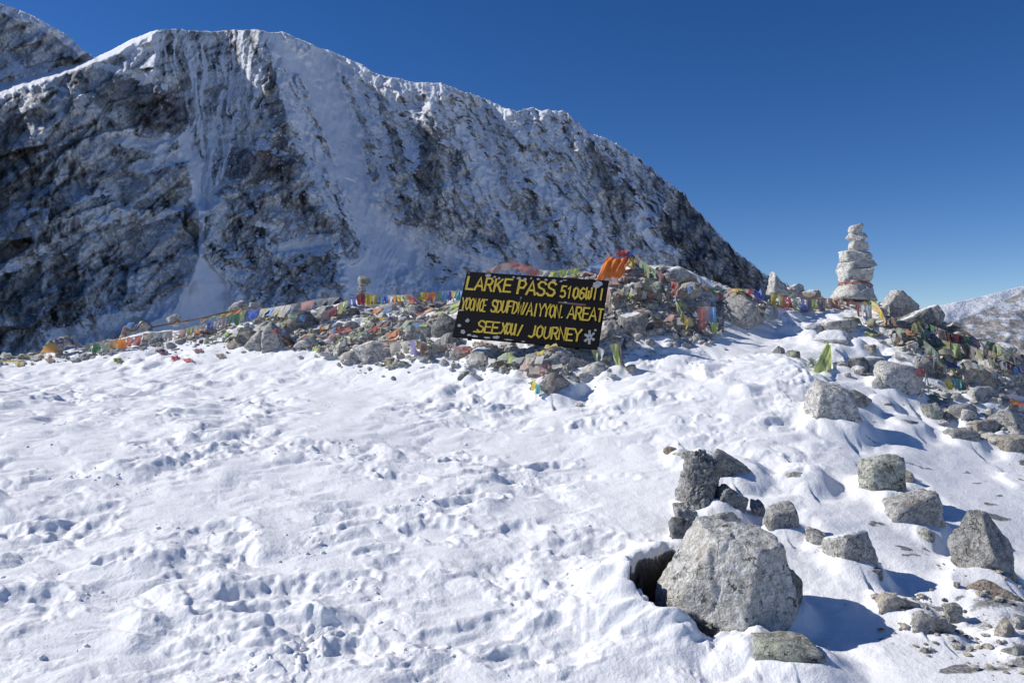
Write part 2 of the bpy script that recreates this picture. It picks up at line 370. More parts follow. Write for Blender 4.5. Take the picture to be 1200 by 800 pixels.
KEY = [
 (918, 716, 46, 62, 'dark', 'dark rock pressed against the lower right side of the biggest boulder', dict(seed=17, sink=.3, dep=.8, dust=-.4, tone=.9)),
 # px, base, w, h, kind, label, kwargs
 (916, 786, 92, 40, 'lichen', 'flat green-lichened rock in front of the biggest boulder at the bottom edge', dict(sink=.25, block=.5, dust=-.1)),
 (823, 606, 54, 78, 'dark', 'tall fractured dark rock standing in the snow just behind the biggest boulder', dict(seed=6, sink=.15, dep=.8, tone=1.15, sub=6, rough=2.6, dust=.10, k=90, tilt=(.24, 0),
      planes=[(-.95, -.15, -.05, .50), (.92, -.2, .16, .46), (.25, -.15, 1, .70), (-.35, -.9, .25, .50), (.55, -.8, .35, .52), (-.5, .1, .9, .80), (0, .9, .2, .7), (0, 0, -1, .9)])),
 (852, 606, 38, 36, 'dark', 'lower dark splinter right of the tall fractured rock', dict(seed=15, sink=.35, dep=.9, tilt=(.45, 0), block=.8, rough=2.0, sub=5, dust=.16)),
 (806, 628, 30, 40, 'grey', 'narrow grey rock joining the fractured rock to the biggest boulder', dict(seed=90, sink=.3, dep=.9, dust=-.1, tilt=(-.2, 0), block=.8, rough=2.0, sub=5)),
 (797, 638, 28, 34, 'dark', 'dark rock wedged at the back left corner of the biggest boulder', dict(seed=89, sink=.3, dep=.8, dust=-.3, block=.7, rough=1.8)),
 (850, 562, 60, 30, 'dark', 'slanting dark slab lying across the right of the fractured rock', dict(tilt=(.5, 0), dep=.8, block=.5, dust=.1, sink=.4)),
 (806, 545, 40, 18, 'lichen', 'low rock rib poking from snow above the fractured dark rock', dict(dust=.14, sink=.5)),
 (788, 536, 22, 13, 'brown', 'small brownish rock poking from snow left of the low rock rib', dict(dust=.1, sink=.4)),
 (848, 618, 40, 22, 'grey', 'low grey rock touching the back of the biggest boulder', dict(dust=.1)),
 (914, 628, 40, 40, 'grey', 'upright grey rock against the right shoulder of the biggest boulder', dict(block=.3, dep=.7)),
 (888, 601, 18, 16, 'dark', 'small dark rock half buried in snow behind the biggest boulder', dict()),
 (962, 650, 32, 32, 'grey', 'round grey rock half in snow left of the snow-capped rock', dict(block=.0, k=12)),
 (996, 674, 54, 56, 'grey', 'snow-capped angular grey rock right of the biggest boulder', dict(dust=.42, block=.3, seed=12, sink=.3)),
 (1008, 684, 50, 20, 'dark', 'dark broken slab under the snow-capped angular rock', dict(block=.5, dep=.6, sink=.5)),
 (1066, 619, 64, 42, 'grey', 'flat-topped oblong grey block alone on the smooth right slope', dict(block=1.0, sink=.08, seed=33, tilt=(-.16, 0), dust=-.1)),
 (1084, 637, 22, 19, 'lichen', 'small green-grey rock just below the flat-topped oblong block', dict()),
 (1032, 586, 56, 56, 'lichen', 'mottled green-grey rock with a snow patch above the flat-topped block', dict(seed=14, sink=.35, dust=.16)),
 (1064, 568, 18, 18, 'tan', 'small tan rock at the right side of the mottled green-grey rock', dict()),
 (1152, 690, 74, 92, 'grey', 'large pointed two-faced grey boulder near the right edge', dict(seed=8, sink=.05, dep=.9, sub=5, tone=.85,
      planes=[(-.72, -.45, .42, .55), (.62, -.55, .45, .50), (.1, -.2, 1, 1.0), (-.3, .9, .3, .7), (.6, .8, .3, .7), (0, -.9, -.5, .75), (1, 0, -.2, .75), (-1, .1, -.25, .7), (0, 0, -1, .9)])),
 (1152, 714, 78, 36, 'brown', 'reddish-brown rock base beneath the large pointed boulder', dict(sink=.2, dep=.7)),
 (1052, 720, 56, 22, 'tan', 'long low tan slab frozen flush in the snow right of the boulder shadow', dict(tilt=(.35, 0), block=.6, dep=.45, sink=.45)),
 (1090, 742, 46, 22, 'grey', 'lower flat slab frozen into the snow beside the long tan slab', dict(tilt=(.35, 0), block=.6, dep=.5, sink=.45)),
 (1117, 724, 20, 18, 'lichen', 'small square greenish stone on snow below the pointed boulder', dict(block=.6)),
 (1176, 748, 28, 24, 'tan', 'small tan rock in the scree at the lower right edge', dict()),
 (1146, 712, 16, 14, 'pale', 'small pale stone in front of the pointed boulder', dict()),
 (1192, 740, 22, 20, 'pale', 'white-grey stone cut by the right edge beneath the pointed boulder', dict()),
 (1190, 772, 34, 20, 'grey', 'grey stone in the corner scree lowest on the right edge', dict()),
 (938, 566, 46, 14, 'lichen', 'thin lichened rock rib showing through snow right of the fractured dark rock', dict(sink=.5, tilt=(.25, 0))),
 (1193, 572, 34, 12, 'brown', 'flat brown rock showing through snow at the right edge', dict(sink=.5)),
 (1046, 560, 14, 6, 'grey', 'tiny grey stone on smooth snow above the mottled rock', dict(sink=.4)),
 (974, 504, 60, 56, 'pale', 'large pale blocky boulder on the slope below the lime flag', dict(seed=21, sub=5, block=.55, sink=.08, tilt=(.2, 0), dust=-.2)),
 (1000, 480, 36, 24, 'dark', 'dark crumbly rock behind the large pale blocky boulder', dict()),
 (996, 512, 26, 12, 'grey', 'low grey shard at the foot of the large pale blocky boulder', dict()),
 (912, 418, 15, 13, 'dark', 'small dark stone poking from the snow slope left of the lime flag', dict()),
 (930, 424, 17, 14, 'lichen', 'small round stone in snow left of the lime flag', dict()),
 (1050, 466, 50, 44, 'pale', 'jagged pale rock with a rusty notch right of the pale blocky boulder', dict(seed=55, block=.4, sub=4)),
 (1034, 463, 26, 26, 'grey', 'grey rock leaning on the left of the jagged pale rock', dict(tilt=(-.3, 0))),
 (1087, 447, 36, 28, 'dark', 'slanted dark slab right of the jagged pale rock', dict(block=.7, tilt=(.35, 0), dep=.5)),
 (1092, 492, 24, 20, 'lichen', 'small greenish rock at the left end of the lower right rock cluster', dict(k=14)),
 (1128, 500, 36, 28, 'grey', 'rounded mottled rock in the middle of the lower right rock cluster', dict(k=14)),
 (1180, 517, 48, 42, 'grey', 'pointed grey rock in the lower right rock cluster', dict(seed=62, planes=[(-.6, -.5, .55, .5), (.6, -.5, .55, .5), (0, .8, .5, .6), (0, -.9, -.2, .8), (0, 0, -1, .9), (-1, 0, -.2, .8), (1, 0, -.2, .8)])),
 (1150, 512, 40, 22, 'tan', 'tan rock between the rounded and the pointed rocks of the lower cluster', dict(block=.4)),
 (1126, 522, 40, 22, 'grey', 'flat grey slab at the front of the lower right rock cluster', dict(block=.5, tilt=(.3, 0))),
 (1186, 536, 52, 26, 'tan', 'pinkish blocky rock at the front right of the lower rock cluster', dict(block=.5)),
 (1062, 502, 36, 12, 'grey', 'low grey outcrop alone on smooth snow left of the rock cluster', dict(sink=.4)),
 (1036, 478, 24, 7, 'tan', 'thin tan shard on snow below the jagged pale rock', dict(sink=.4)),
 (1140, 459, 52, 34, 'tan', 'large tan slab above the lower right rock cluster', dict(block=.4, tilt=(.3, 0), dust=.03)),
 (1172, 460, 56, 36, 'grey', 'sloping grey slab at the right edge above the rock cluster', dict(block=.5, tilt=(.4, 0))),
 (1148, 478, 34, 26, 'grey', 'ribbed upright grey rock just below the large tan slab', dict(block=.5)),
 (1170, 482, 36, 16, 'pale', 'flat pale rock right of the ribbed upright rock', dict()),
 (1196, 468, 24, 14, 'tan', 'tan stone on the right edge between slab and cluster', dict()),
 (985, 392, 46, 18, 'grey', 'long grey slab lying on snow below the cairn', dict(gy=393, block=.5, k=14)),
 (950, 394, 34, 16, 'pale', 'snow-plastered stone left of the long grey slab', dict(dust=.35)),
 (975, 412, 56, 26, 'pale', 'snow-covered hump of rock above the lime flag', dict(dust=.38)),
 (1014, 417, 28, 14, 'tan', 'rounded tan stone with a banded front below the snow hump', dict(k=12, dust=.05)),
 (1022, 437, 34, 20, 'grey', 'layered grey rock above the jagged pale rock', dict(block=.4)),
 (1000, 436, 32, 18, 'dark', 'dark rock in shadow right of the lime flag', dict()),
 (1028, 387, 26, 12, 'lichen', 'greenish slab below the draped flags right of the cairn', dict(tilt=(-.3, 0))),
 (1052, 374, 42, 34, 'pale', 'knobbly pale rock on the crest right of the cairn', dict(sub=4, rough=1.7, gy=376)),
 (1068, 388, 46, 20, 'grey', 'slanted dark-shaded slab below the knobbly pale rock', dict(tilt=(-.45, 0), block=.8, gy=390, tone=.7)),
 (1094, 386, 34, 30, 'grey', 'grey crest rock right of the knobbly pale rock', dict(gy=390)),
 (1048, 386, 30, 12, 'dark', 'flat dark stone under the slanted slab', dict(gy=388)),
 (1056, 408, 30, 22, 'dark', 'dark angular stone beside the snow patch below the slanted slab', dict()),
 (1076, 412, 20, 18, 'grey', 'rounded grey stone among the dark stones of the right heap', dict(k=12)),
 (1120, 395, 26, 18, 'tan', 'tan stone on the skyline of the right heap', dict(gy=400)),
 # --- behind and round the sign
 (656, 434, 84, 34, 'grey', 'broad grey pyramid-shaped rock under the lower right of the sign', dict(seed=71, sub=5, planes=[(-.45, -.4, .7, .42), (.5, -.5, .7, .45), (.1, -.9, .35, .6), (0, .8, .6, .6), (0, 0, -1, .9), (1, 0, 0, .9), (-1, 0, 0, .9)])),
 (646, 468, 46, 32, 'dark', 'dark lichened rock poking from snow below the broad pyramid rock', dict(sub=4)),
 (669, 456, 22, 16, 'dark', 'small dark rock right of the dark lichened rock', dict()),
 (628, 466, 20, 14, 'lichen', 'small greenish rock left of the dark lichened rock', dict()),
 (699, 440, 36, 17, 'pale', 'flat pale stone at the right foot of the sign', dict(k=14)),
 (716, 441, 22, 10, 'grey', 'small flat grey stone beside the pale stone right of the sign foot', dict()),
 (569, 431, 46, 26, 'grey', 'mottled grey rock leaning below the lower left of the sign', dict(tilt=(-.35, 0), sub=4)),
 (603, 432, 26, 20, 'dark', 'small dark stone below the middle of the sign', dict()),
 (540, 421, 28, 16, 'pale', 'pale snowy stone left of the mottled rock under the sign', dict(dust=.18)),
 (545, 448, 20, 14, 'lichen', 'small stone in snow below the mottled rock', dict()),
 (520, 411, 36, 18, 'grey', 'grey wedge of rock left of the sign bottom', dict(tilt=(-.4, 0), dust=.05)),
 (523, 396, 36, 30, 'dark', 'dark rounded rock just left of the sign edge', dict(k=14, sub=4)),
 (494, 399, 46, 24, 'grey', 'grey rock under the big pale pink flag', dict(block=.3, dust=.02)),
 (437, 425, 48, 26, 'grey', 'smooth grey rock at the snow edge left of the white and purple flags', dict(k=14, sub=4)),
 (412, 428, 34, 18, 'pale', 'low pale rock left of the smooth grey rock at the snow edge', dict(dust=.03)),
 (470, 434, 36, 12, 'lichen', 'low greenish rock at the snow edge below the purple flag', dict()),
 (352, 388, 44, 26, 'dark', 'dark round-backed rock in the middle of the left flag heap', dict(k=12, sub=4, dust=-.05)),
 (385, 376, 32, 18, 'grey', 'grey rock hung with red cloth in the left heap', dict(dust=.03)),
 (286, 408, 40, 20, 'tan', 'brownish slab lying in the left heap at the snow edge', dict(tilt=(-.3, 0), tone=.75)),
 (301, 412, 30, 26, 'grey', 'upright grey rock right of the brownish slab', dict()),
 (330, 411, 46, 34, 'grey', 'crumbling grey rock mound in the left heap', dict(rough=1.6, sub=4)),
 (362, 412, 36, 20, 'pale', 'broken pale rock right of the crumbling mound', dict(rough=1.5)),
 (412, 372, 24, 14, 'dark', 'dark stone under the blue flags of the left heap', dict()),
 (452, 369, 38, 14, 'grey', 'flat grey stone under the bright flag line left of the sign', dict(dust=.05)),
 (430, 395, 34, 10, 'lichen', 'flat mossy-looking stone in the left heap', dict(dust=.05)),
 (68, 412, 26, 16, 'pale', 'leaning slab leftmost on the far left ridge', dict(tilt=(-.5, 0), gy=416)),
 (82, 406, 14, 9, 'pale', 'small pale slab beside the leaning slab on the far left ridge', dict(gy=412)),
 (154, 392, 14, 13, 'grey', 'left one of two crest stones above the coloured flag line', dict(gy=400)),
 (168, 390, 14, 14, 'pale', 'right one of two crest stones above the coloured flag line', dict(gy=398)),
 (205, 383, 21, 15, 'grey', 'single rounded stone on the left ridge crest', dict(gy=390, k=12)),
 (280, 368, 24, 16, 'grey', 'big round stone on the ridge above the yellow flag', dict(gy=374, k=12)),
 (299, 364, 16, 11, 'pale', 'pale stone right of the big round ridge stone', dict(gy=371)),
 (425, 352, 14, 10, 'dark', 'lower stone of the little stack on the left ridge', dict(gy=356)),
 (424, 343, 10, 9, 'pale', 'middle stone of the little stack on the left ridge', dict(gy=356)),
 (427, 336, 16, 13, 'lichen', 'top stone of the little stack on the left ridge', dict(gy=356, seed=4)),
 # --- right of the sign
 (748, 354, 34, 24, 'dark', 'dark grey stone left of a twin stone right of the sign', dict(gy=366)),
 (767, 354, 20, 22, 'dark', 'dark grey twin stone split by a narrow gap', dict(gy=366, tone=1.3)),
 (741, 400, 34, 36, 'dark', 'large dark rock at the snow edge right of the sign', dict(sub=4, block=.3)),
 (769, 398, 26, 22, 'grey', 'rounded grey rock right of the large dark rock', dict(k=13)),
 (716, 402, 30, 28, 'grey', 'grey rock by the right edge of the sign', dict()),
 (728, 380, 22, 14, 'dark', 'dark slab between the pile stones right of the sign', dict()),
 (795, 334, 40, 22, 'pale', 'big pale lump topping the pile right of the orange scarf', dict(gy=342, sub=4, seed=19)),
 (776, 324, 20, 12, 'pale', 'small pale lump left of the pile-top lump', dict(gy=338)),
 (808, 336, 18, 14, 'grey', 'stone at the right shoulder of the pile-top lump', dict(gy=342)),
 (808, 354, 30, 24, 'pale', 'smooth rounded pale stone above the hanging red and blue flags', dict(k=10, rough=.5, gy=362, sub=4)),
 (790, 388, 30, 16, 'dark', 'dark stone behind the hanging flags', dict()),
 (868, 387, 58, 46, 'grey', 'wide grey snow-topped boulder below the blue flag', dict(k=16, sub=5, gy=388, dust=.03, seed=30)),
 (838, 392, 22, 20, 'dark', 'dark stone left of the wide snow-topped boulder', dict()),
 (913, 346, 26, 28, 'pale', 'pointed pale stone standing on the crest left of the cairn', dict(gy=352, seed=3, rough=1.6, planes=[(-.95, -.15, .20, .48), (.62, -.2, .66, .40), (.15, -.9, .22, .55), (-.5, -.7, .45, .72), (0, .9, .2, .6), (0, 0, -1, .9), (-.1, 0, 1, .84)])),
 (932, 347, 22, 15, 'pale', 'low pale stone at the foot of the pointed crest stone', dict(gy=352)),
 (950, 352, 26, 13, 'tan', 'smooth tan hump under the flag line left of the cairn', dict(gy=356, k=10, rough=.5)),
 (1180, 440, 44, 26, 'dark', 'big shaded rock at the right end of the flag-covered heap', dict()),
 (1128, 424, 34, 18, 'dark', 'dark stone half hidden by green flags in the right heap', dict()),
 (1110, 412, 30, 22, 'grey', 'grey stone tangled in dark cloth in the right heap', dict()),
 (1155, 420, 30, 20, 'grey', 'slanted grey stone under maroon flags of the right heap', dict(tilt=(.4, 0))),
]
COLLARS = []          # snow drifted up round each rock: x, y, radius
for r in KEY:
    if (r[1] > 436 and r[0] > 700) or r[1] > 440 or (r[0] > 900 and 380 < r[1] < 436 and r[0] < 1040):
        Y = G(r[0], r[1] - 2); W0 = r[2] * Y / F * .5
        COLLARS.append(((r[0] - 600) / F * (Y + W0 * .6), Y + W0 * .6, W0))
HOLLOWS = []          # footprints and kicked hollows: x, y, radius along, across, angle, depth
rh = random.Random(11)
def hollow_px(px, py, rx, ry, dep, ang=None):
    Y = G(px, py); HOLLOWS.append(((px - 600) / F * Y, Y, rx, ry, rh.uniform(-.5, .5) if ang is None else ang, dep))
for px, py in ((690, 640), (590, 480), (560, 590), (780, 470), (220, 660), (150, 655), (350, 735), (345, 690), (40, 700), (60, 470), (250, 535), (180, 520), (520, 620), (430, 600),
               (470, 560), (610, 620), (640, 700), (560, 740), (430, 760), (270, 620), (90, 620), (640, 545), (700, 500), (380, 530), (310, 470), (480, 480), (560, 540), (700, 560)):
    hollow_px(px + rh.uniform(-10, 10), py, rh.uniform(.16, .42), rh.uniform(.08, .16), rh.uniform(.018, .04))
for k in range(26):
    px = rh.uniform(0, 760); py = 430 + 370 * rh.random() ** 1.1
    hollow_px(px, py, rh.uniform(.12, .34), rh.uniform(.05, .10), rh.uniform(.010, .024))

def pit_r(rx, ry):
    r = np.sqrt(((rx + .155) / .50) ** 2 + ((ry + .02) / .36) ** 2)
    m = (r < 3)
    n = np.zeros(r.shape); n[m] = .10 * perlin2(rx[m] * 6, ry[m] * 6, 92) + .055 * perlin2(rx[m] * 17, ry[m] * 17, 93)
    return r + n
def ground_full(x, y):
    """height with all relief, plus the 'bare' (rubble) attribute"""
    z = Hbase(x, y)
    r = np.hypot(x, y)
    near = (1 - sstep(16, 24, r)) * sstep(.3, 2.2, r)
    px, py = proj(x, y, z)
    front = (y > 1.5)
    pile = np.where(front, pile_mask(px, py), 0)
    # smoothed wind-packed areas (right slope, scoop round the boulder, patches at left)
    smooth = sstep(900, 1010, px) * sstep(430, 470, py)
    for (cx, cy, a, b) in ((400, 480, 60, 28), (395, 660, 55, 22), (215, 600, 60, 18), (740, 590, 70, 70), (620, 600, 50, 18), (330, 620, 40, 20), (600, 530, 40, 12), (960, 690, 120, 80)):
        smooth = np.maximum(smooth, 1.0 * np.exp(-(((px - cx) / a) ** 2 + ((py - cy) / b) ** 2)))
    smooth = np.where(front, smooth, 0)
    patch = sstep(-.35, .35, fbm2(x * .9 + 3, y * .9, 3, 5))
    rough = near * (1 - .90 * smooth) * (.34 + .62 * patch)
    wx = x + .10 * fbm2(x * 2.3, y * 2.3, 2, 77); wy = y + .10 * fbm2(x * 2.3 + 9, y * 2.3, 2, 78)
    d = near * .055 * fbm2(x * .75, y * .95, 3, 1)
    d = d + rough * .075 * (fbm2(wx * 1.9, wy * 2.7, 2, 9))
    # clods: rounded lumps with sharp creases between them
    b1 = np.abs(perlin2(wx * 3.3, wy * 5.4, 21)); b2 = np.abs(perlin2(wx * 8.5, wy * 13, 22)); b3 = np.abs(perlin2(wx * 23, wy * 27, 23)); b4 = perlin2(x * 55, y * 60, 24)
    act = sstep(-.25, .3, fbm2(x * 1.7 + 8, y * 2.1, 3, 41))
    d = d + rough * (.056 * (b1 - .25) + (.2 + .5 * act) * (.017 * (b2 - .2) + .0068 * (b3 - .2)) + .0018 * b4)
    w = worley2(wx * 5.0, wy * 6.2, 31)
    d = d - rough * act * .014 * np.exp(-(w / .34) ** 2)
    lum = worley2(wx * 9.0 + 5, wy * 10.0, 35)
    d = d + rough * sstep(.15, .55, fbm2(x * 1.3 + 4, y * 1.3, 2, 47)) * .020 * (1 - sstep(.12, .34, lum))
    # edges of broken wind crust: small scarps
    c1 = fbm2(wx * 1.5 + 11, wy * 2.8, 4, 53, gain=.6); c2 = fbm2(wx * 3.1 + 2, wy * 5.2 + 7, 4, 54, gain=.6)
    d = d + rough * (.013 * sstep(-.05, .07, c1) + .007 * sstep(.0, .10, c2) - .008 * sstep(.15, .23, c2) + .007 * sstep(.18, .26, c1))
    # small wind ripples on the smooth snow
    d = d + near * smooth * (.010 * fbm2(x * 2.2, y * 3.6, 3, 51) + .0035 * ridged2(x * 9 + y * 4, y * 14, 2, 52))
    for (hx, hy, a, b, an, dep) in HOLLOWS:
        m = (np.abs(x - hx) < 2.2 * a) & (np.abs(y - hy) < 2.2 * a)
        if not m.any(): continue
        dx = x[m] - hx; dy = y[m] - hy; c, s_ = math.cos(an), math.sin(an)
        q = np.sqrt(((dx * c + dy * s_) / a) ** 2 + ((-dx * s_ + dy * c) / b) ** 2)
        q = q + .42 * perlin2(dx * 6 + hx, dy * 8, 3) + .22 * perlin2(dx * 16 + hx, dy * 18, 4)
        d[m] += -dep * (1 - sstep(.45, 1.0, q)) + .38 * dep * np.exp(-((q - 1.12) / .2) ** 2)
    for (cx, cy, cw) in COLLARS:
        m = (np.abs(x - cx) < 3.2 * cw) & (np.abs(y - cy) < 3 * cw)
        if not m.any(): continue
        dx = x[m] - cx; dy = y[m] - cy
        q = np.hypot(dx - .25 * cw * (dx > 0), dy) / cw
        q = q + .16 * perlin2(dx / cw * 1.3 + cx, dy / cw * 1.3, 7)
        d[m] += .30 * min(cw, .22) * (np.exp(-(np.maximum(q - .8, 0) / .42) ** 2) - .55 * np.exp(-((q - 1.9) / .5) ** 2) * (dx > 0))
    # rubble relief in the pile
    d = d * (1 - .55 * pile) + near * pile * (.10 * fbm2(x * 1.6, y * 1.6, 4, 61) + .03 * (worley2(x * 6, y * 6, 62) - .5))
    # a drift bank that overhangs the left of the boulder, and the wind scoop
    rx = x - BX; ry = y - BY
    rr = pit_r(rx, ry) + .06 * perlin2(x * 5, y * 5, 91)
    ang = np.arctan2(ry, rx)
    left = sstep(.0, .85, np.cos(ang - math.radians(158)))
    z = z + d
    z = z + near * (.10 * left * np.exp(-((rr - 1.15) / .33) ** 2) - .04 * np.exp(-((rr - 1.3) / .5) ** 2) * sstep(0, .8, np.cos(ang - math.radians(-20))))
    pitd = .46 * (.38 + .62 * sstep(-.35, .7, np.cos(ang - math.radians(188))))
    z = z - near * pitd * (1 - sstep(.74, 1.0, rr))
    lip = near * np.exp(-((rr - 1.10) / .20) ** 2) * sstep(.1, .8, np.cos(ang - math.radians(165)))
    x += .10 * lip; y += -.02 * lip; z += .04 * lip
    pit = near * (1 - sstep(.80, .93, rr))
    bare = pile * (.40 + .60 * fbm2(x * 2.2, y * 2.2, 3, 71) - .22 * sstep(400, 435, py) * (px < 1050)) * near
    # scree at far right and a few scoured streaks
    sc = sstep(1110, 1180, px + .35 * (py - 640)) * (1 - sstep(30, 70, np.abs(py - 740 - .2 * (px - 1150)))) * front
    bare = np.maximum(bare, .42 * near * sc * (1 + 1.3 * fbm2(x * 3, y * 6, 3, 73)))
    bare = np.maximum(bare, near * smooth * sstep(.28, .42, fbm2(x * 2.1 + y, y * 5.5 - x * 1.2, 4, 75)) * .62 * (px > 940))
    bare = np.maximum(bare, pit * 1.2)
    far = sstep(25, 60, r)
    bare = np.maximum(bare, far * (.4 + .5 * fbm2(x * .03, y * .03, 4, 79)))
    z = z + far * 3.0 * fbm2(x * .02, y * .02, 3, 80)
    return z, bare

def build_ground():
    half = 40.0
    fine = np.radians(np.linspace(-half, half, 980))
    coarse = np.radians(np.linspace(half, 360 - half, 96))[1:-1]
    az = np.concatenate([fine, coarse])
    rad = np.concatenate([np.linspace(.35, 3.2, 14)[:-1], np.exp(np.linspace(math.log(3.2), math.log(15.5), 660)), np.exp(np.linspace(math.log(15.5), math.log(12000), 60))[1:]])
    A, R = np.meshgrid(az, rad)
    x = (np.sin(A) * R).ravel(); y = (np.cos(A) * R).ravel()
    x0_, y0_ = x.copy(), y.copy()
    z, bare = ground_full(x, y)
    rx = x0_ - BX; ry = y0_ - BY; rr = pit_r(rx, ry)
    soil_shade = (1 - sstep(.93, 1.0, rr)) * (y0_ > 0)  # pit area where painted cavity shade blackens the bare rock and earth
    bare = np.maximum(bare, 1.3 * soil_shade)
    V = np.stack([x, y, z], 1)
    V = np.vstack([V, [[0, 0, -1.64]]])
    nr, nc = len(rad), len(az)
    fc = grid_faces(nr, nc, True)[:, ::-1]
    me = mesh_np('ground', V, fc)
    fattr(me, 'bare', np.append(bare, 0)); fattr(me, 'soil_shade', np.append(soil_shade, 0))
    # close the little disc under the camera
    import bmesh
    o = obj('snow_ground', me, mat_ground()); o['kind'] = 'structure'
    fan = mesh_np('ground_centre', np.vstack([V[:nc], V[-1:]]), np.array([[i, nc, (i + 1) % nc] for i in range(nc)]))
    fattr(fan, 'bare', np.zeros(nc + 1))
    o2 = obj('snow_patch', fan, me.materials[0], parent=o); o2['kind'] = 'structure'
    return o
build_ground()

# ------------------------------------------------------------------ the mountain
SKY = [(-260, 60), (-160, 40), (-60, 12), (0, 4), (30, 15), (45, 22), (62, 32), (80, 42), (96, 58), (112, 68), (128, 60), (150, 48), (185, 35), (200, 34), (240, 37), (300, 35), (318, 38), (330, 37), (360, 50), (400, 65), (425, 76), (440, 87), (470, 93), (486, 97), (520, 98),
       (533, 104), (560, 112), (585, 123), (605, 129), (622, 126), (640, 128), (662, 130), (675, 142), (692, 154), (720, 165), (738, 178), (760, 193), (782, 212), (800, 224), (815, 242), (830, 259), (850, 280), (868, 298), (885, 310), (900, 323), (920, 331), (945, 343), (980, 366), (1010, 392), (1060, 420), (1100, 440)]
SNOWTAB_X = [0, 75, 150, 225, 300, 375, 450, 525, 600, 675, 750, 825, 900]
SNOWTAB = {
    50: [.20, .45, .80, .52, .60, .85, .80, .7, .7, .7, .7, .7, .7],
    90: [.60, .25, .30, .48, .52, .90, .62, .6, .6, .6, .6, .6, .6],
    130: [.12, .08, .12, .45, .42, .68, .62, .50, .62, .52, .45, .4, .4],
    170: [.12, .08, .30, .50, .28, .55, .62, .40, .58, .50, .36, .3, .3],
    210: [.18, .15, .42, .50, .10, .38, .62, .36, .52, .52, .34, .2, .3],
    250: [.24, .36, .24, .22, .14, .30, .82, .42, .44, .50, .42, .26, .3],
    290: [.40, .18, .08, .22, .24, .30, .85, .72, .42, .52, .46, .24, .32],
    330: [.20, .06, .10, .60, .30, .18, .84, .72, .66, .66, .58, .16, .34],
    370: [.14, .50, .72, .80, .55, .42, .86, .80, .7, .7, .6, .3, .3],
    415: [.50, .85, .88, .88, .70, .70, .80, .8, .8, .8, .8, .5, .5]}
ROWS = sorted(SNOWTAB)

def bilin(px, py):
    T = np.array([SNOWTAB[r] for r in ROWS])
    fx = np.interp(px, SNOWTAB_X, np.arange(len(SNOWTAB_X))); fy = np.interp(py, ROWS, np.arange(len(ROWS)))
    ix = np.minimum(fx.astype(int), len(SNOWTAB_X) - 2); iy = np.minimum(fy.astype(int), len(ROWS) - 2)
    u = fx - ix; v = fy - iy; u = u * u * (3 - 2 * u)
    return (T[iy, ix] * (1 - u) + T[iy, ix + 1] * u) * (1 - v) + (T[iy + 1, ix] * (1 - u) + T[iy + 1, ix + 1] * u) * v

def rot_noise(px, py, deg, stretch, scale, fn, **kw):
    c, s = math.cos(math.radians(deg)), math.sin(math.radians(deg))
    a = (px * c - py * s) / (scale * stretch); b = (px * s + py * c) / scale
    return fn(a, b, **kw)

